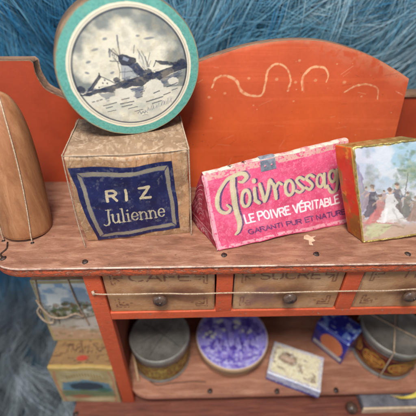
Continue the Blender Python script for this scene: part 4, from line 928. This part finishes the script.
sheet('top_print', SB, 'top', [(0, 0), (100, 0), (100, 70), (0, 70)], 180, 130, (226, 216, 184), p_sb, printed('cream_glaze_print', rough=.35, coat=.25, dirt_a=.12), sb, lift=.003, aa=.8)
def p_sbf(a):
    a.blot(.2, .45, .6, (206, 208, 224), .8, 17); a.mix(sstep(12, 16, a.Y+(fbm(a.X*.3, 0, 0, 4)-.5)*6), (66, 74, 150))
sheet('front_print', SB, 'front', [(0, 0), (100, 0), (100, 20), (0, 20)], 120, 30, (176, 180, 204), p_sbf, M_gloss, sb, lift=.002, aa=.8)

bb = thing('blue_box', 'shiny cobalt blue box with orange sunburst and white name strip behind small cream box', 'box', (1.45, .55, SZ))
BB = Hexa.frame((1.21, .60, SZ+.002), .40, .33, .39, -50, 0, 0, r=.014, amp=.008, freq=5, seed=83)
mb = MB(); BB.body(mb, 18); mb.build('box_body', M_cobalt, bb)
def p_bb(a):
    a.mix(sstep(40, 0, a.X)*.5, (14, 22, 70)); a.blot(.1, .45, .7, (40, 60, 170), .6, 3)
    a.ell(58, 48, 34, 38, (206, 122, 78), .97, rag=.06, soft=.05)
    for k in range(22):
        t = k*.29; a.line([(58+6*math.cos(t), 48+6*math.sin(t)), (58+30*math.cos(t), 48+34*math.sin(t))], 1.6, (170, 84, 50), .6, rag=.15)
    a.blot(.4, .55, .68, (226, 160, 120), .0, 5); a.poly([(0, 74), (100, 74), (100, 100), (0, 100)], (26, 36, 120))
    a.poly([(6, 74), (96, 74), (96, 90), (6, 90)], (206, 200, 188), .97, soft=1.2)
    for k in range(15):
        x = 13+k*5.1; a.line([(x, 79), (x, 85)], 1.5, (70, 76, 120), .8); a.line([(x, 79+(k % 3)*3), (x+3, 79+(k % 2)*6)], 1.2, (70, 76, 120), .8)
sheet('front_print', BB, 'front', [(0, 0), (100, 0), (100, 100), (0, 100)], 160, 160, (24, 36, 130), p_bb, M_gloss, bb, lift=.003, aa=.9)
def p_bbt_glare(a):
    a.blot(.05, .56, .64, (120, 150, 204), .7, 31); a.blot(.09, .64, .70, (190, 208, 232), .6, 35)  # reflections on the shiny top painted in as pale blots and edge lines
    a.line([(4, 94), (98, 94)], 2.5, (150, 160, 210), .8); a.line([(95, 4), (95, 96)], 2.5, (120, 134, 206), .8)
sheet('top_print', BB, 'top', [(0, 0), (100, 0), (100, 100), (0, 100)], 120, 120, (26, 40, 140), p_bbt_glare, M_gloss, bb, lift=.003, aa=.9)

tin2 = thing('tin', 'round tin tied with crossed string, red and gold label, at right of lower shelf', 'tin', (2.0, .44, SZ))
T3 = (2.0, .44, SZ)
mb = MB(); lathe(mb, [(0, .002), (.322, .002), (.335, .008), (.336, .022), (.325, .03), (.322, .42), (.325, .44)], T3, 80, wob=.006); mb.build('tin_body', M_blacktin, tin2)
def p_t2(a):
    a.blot(.12, .45, .6, (58, 22, 24), .8, 52); a.line([(0, 3), (200, 3)], 1.2, (150, 110, 60), .7); a.line([(0, 27), (200, 27)], 1.4, (176, 140, 70), .8)
    for cx in (72, 100, 128, 45, 155, 18, 182):
        a.ell(cx, 15, 12.5, 9.5, (178, 138, 54), .9, soft=.08); a.ell(cx, 15, 10.6, 7.6, (132, 34, 32), .9, soft=.08)
        for k in range(4): a.line(spline([(cx-8, 11+k*2.8), (cx-4+k, 10+k*2.8), (cx, 12+k*2.6), (cx+4, 10.6+k*2.8), (cx+8, 12+k*2.4)], 5), 1.3, (206, 160, 72), .9)
    a.blot(.3, .55, .68, (70, 30, 24), .5, 55)
band_print('label', T3, .327, .06, .38, (98, 30, 30), p_t2, printed('tin_litho', rough=.4, dirt_a=.2), tin2)
mb = MB(); lathe(mb, [(.33, .42), (.340, .425), (.342, .485), (.336, .498), (.326, .500), (.318, .492), (.315, .482), (.0, .486)], T3, 96, wob=.006); mb.build('lid', M_blacktin, tin2)
mb = MB(); zt = SZ+.506
def over(phi, drop=.5):
    c, s = math.cos(phi), math.sin(phi); R = .346
    return [(T3[0]-R*c, T3[1]-R*s, SZ+.5-drop), (T3[0]-R*c, T3[1]-R*s, zt-.012), (T3[0]-(R-.02)*c, T3[1]-(R-.02)*s, zt), (T3[0], T3[1], zt-.004), (T3[0]+(R-.02)*c, T3[1]+(R-.02)*s, zt), (T3[0]+R*c, T3[1]+R*s, zt-.012), (T3[0]+R*c, T3[1]+R*s, SZ+.5-drop)]
tube(mb, over(math.radians(62), .495), .0075, 6); tube(mb, over(math.radians(-40), .495), .0075, 6); mb.build('string', M_string, tin2)

# ------------------------------------------------------------------ left: boxes stacked beside the cabinet
lb = thing('picture_box', 'cream picture box standing low beside the left post, under another box', 'box', (-1.35, .3, -2.2))
LB = Hexa.frame((-1.668, .072, -2.198), .645, .36, .70, -1.3, -1.1, 1, r=.015, amp=.010, freq=4, seed=91)
mb = MB(); LB.body(mb, 16); mb.build('box_body', M_card, lb)
def p_lb(a):
    a.blot(.06, .4, .65, (172, 148, 102), .8, 4); a.line([(0, 4), (100, 4)], 6, (186, 152, 80), .8, soft=2)
    a.line(spline([(8, 10), (4, 40), (8, 96)], 6), 4, (190, 110, 80), .6, soft=2); a.line(spline([(92, 10), (96, 40), (92, 96)], 6), 4, (190, 110, 80), .6, soft=2)
    for k in range(13): a.line([(24+k*4.4, 22-6*math.sin(k/12*3.1)), (25+k*4.4, 28-6*math.sin(k/12*3.1))], 2, (150, 116, 60), .8)
    a.poly([(14, 40), (50, 32), (88, 42), (94, 66), (10, 62)], (86, 130, 150), .9, soft=4, rag=1.5); a.poly([(24, 44), (46, 38), (76, 44), (80, 58), (44, 62), (26, 56)], (40, 44, 56), .85, soft=3, rag=1.5)
    a.poly([(8, 64), (40, 60), (94, 66), (94, 82), (8, 80)], (88, 116, 84), .8, soft=5, rag=2); a.ell(36, 80, 16, 5, (186, 88, 70), .6, soft=.8); a.ell(78, 62, 12, 7, (60, 110, 92), .8, soft=.6); a.ell(62, 90, 26, 5, (216, 200, 160), .7, soft=.8)
sheet('front_picture', LB, 'front', [(0, 0), (100, 0), (100, 100), (0, 100)], 120, 130, (186, 168, 126), p_lb, M_paper, lb, lift=.003, aa=1.2)
def p_lbt(a):
    a.blot(.06, .4, .6, (150, 116, 76), .8, 14); a.blot(.15, .55, .65, (92, 62, 44), .6, 15); a.line([(0, 96), (100, 96)], 9, (186, 154, 84), .8, soft=3)
    for k in range(9): a.line([(22+k*6.6, 30), (23+k*6.6, 56)], 3, (56, 36, 28), .7, soft=2, rag=.1); a.line([(22+k*6.6, 30+(k % 3)*10), (27+k*6.6, 36+(k % 2)*14)], 2.4, (56, 36, 28), .7, soft=2)
    a.ell(50, 72, 9, 9, (176, 50, 44), .8, soft=.4)
sheet('top_print', LB, 'top', [(0, 0), (100, 0), (100, 100), (0, 100)], 100, 70, (140, 108, 72), p_lbt, M_paper, lb, lift=.003, aa=1.5)
pb = thing('picture_box', 'tall box with landscape picture of trees, standing beneath the left counter end', 'box', (-1.45, .5, -1.5))
PB = Hexa.frame((-1.690, .375, -1.497), .55, .22, .93, 1.3, -1.2, 1.7, r=.012, amp=.006, freq=4, seed=97)
mb = MB(); PB.body(mb, 16); mb.build('box_body', M_card, pb)
def p_pb(a):
    X, Y = a.X, a.Y
    a.mix(sstep(70, 10, Y), (146, 172, 194)); a.mix(sstep(.5, .65, fbm(X*.03, Y*.05, 0, 3))*(Y < 60)*.8, (226, 226, 218)); a.mix(sstep(55, 66, Y+(fbm(X*.05, 0, 0, 4)-.5)*14), (176, 166, 150)); a.mix(sstep(84, 100, Y+(fbm(X*.05, 0, 0, 9)-.5)*16), (186, 150, 120))
    for i in range(90):
        x = rng.choice([30, 70, 50])+rng.normal(0, 9); y = 50+rng.normal(0, 7)+(8 if x < 40 else 0); a.ell(x, y, rng.uniform(2, 6), rng.uniform(1.5, 4), [(74, 92, 46), (104, 108, 56), (132, 96, 62), (58, 70, 44)][i % 4], .6, soft=.5, rag=.3, seed=i)
    a.line(spline([(10, 74), (34, 66), (60, 72), (90, 66)], 8), 2.4, (92, 66, 46), .7); a.line([(66, 56), (70, 84)], 2.4, (84, 60, 44), .8); a.line([(28, 60), (24, 82)], 2.4, (84, 60, 44), .8)
    a.poly([(52, 78), (96, 66), (98, 92), (50, 94)], (196, 186, 176), .8, soft=4)
    for i in range(30): a.ell(rng.uniform(4, 96), rng.uniform(86, 118), rng.uniform(2, 7), rng.uniform(1, 3), [(150, 112, 84), (206, 182, 150), (124, 116, 70)][i % 3], .5, soft=.6)
    for p, q in (((3, 0), (3, 120)), ((97, 0), (97, 120)), ((0, 3), (100, 3)), ((0, 118), (100, 118))): a.line([p, q], 5, (170, 150, 98), .9, soft=1.5)
sheet('front_picture', PB, 'front', [(0, 0), (100, 0), (100, 120), (0, 120)], 130, 170, (168, 168, 156), p_pb, M_paper, pb, lift=.003, aa=1.3)
mb = MB(); F = lambda u, v, l=.012: PB.face('front', np.array(float(u)), np.array(float(v)), l)
tube(mb, [F(.62, 1), F(.66, .7), F(.72, .45), F(.76, .3)], .007, 6); tube(mb, [F(0, .72), F(.08, .62, .04), F(.2, .5, .05), F(.4, .47, .04), F(.6, .52, .03), F(.72, .45, .02)], .010, 6)
tube(mb, [F(.05, .66, .03), F(0, .55, .04), F(.04, .42, .04), F(.16, .38, .03), F(.22, .5, .04)], .010, 6); tube(mb, [F(.1, 1), F(.05, .75), F(.0, .5, .02)], .007, 6)
mb.build('string', M_string, pb)

# ------------------------------------------------------------------ lowest level, right
gb = thing('slate_box', 'grey box with pale edge lying under the shelf at bottom right', 'box', (1.95, -.1, -2.2))
mb = MB(); cuboid(mb, (1.62, -.10, -2.198), (2.45, .3, -2.10), .008, 6, amp=.004); mb.build('box_body', M_greywood, gb)
mb = MB(); cuboid(mb, (1.61, -.125, -2.198), (2.46, -.103, -2.095), .006, 6, amp=.003); mb.build('pale_edge', M_torn, gb)
mb = MB(); lathe(mb, [(0, .11), (.03, .105), (.055, .085), (.062, .06), (.05, .03), (.03, 0)], (1.5, -.09, -2.2), 28, wob=.06); kn = mb.build('knob', M_knob, None); tag(kn, 'small dark round wooden knob standing beside the grey box below the shelf', 'knob')
def scrap(pts, y, z, m, th=.006):
    mb = MB(); P = np.array(pts, float); plate(mb, P[::-1], y, y+th, bev=.001, plane='xz'); return mb
o = scrap([(1.93, -2.05), (2.09, -2.05), (2.02, -2.07), (1.99, -2.11), (1.965, -2.07)], -.012, 0, M_torn).build('paper_scrap', M_torn, None); tag(o, 'small torn paper scrap hanging under the lower shelf edge', 'paper scrap')
mb = MB(); U, V = np.meshgrid(np.linspace(0, 1, 30), np.linspace(0, 1, 4), indexing='ij')
path = spline([(2.44, .30, -1.95), (2.33, .12, -1.945), (2.20, -.012, -1.95), (2.10, -.03, -2.03), (1.98, -.02, -2.06)], 8); tt = np.linspace(0, 1, 30); Pp = np.array([np.interp(tt, np.linspace(0, 1, len(path)), path[:, k]) for k in range(3)]).T
P = Pp[:, None]+V[0][None, :, None]*np.array([.045, -.03, .02]); mb.add(P.reshape(-1, 3), gridq(30, 4)); mb.add((P+np.array([0, .004, -.006])).reshape(-1, 3), gridq(30, 4)[:, ::-1]); o = mb.build('ribbon', M_yellow, None); tag(o, 'narrow yellow paper ribbon curling over the right end of the lower shelf', 'ribbon')
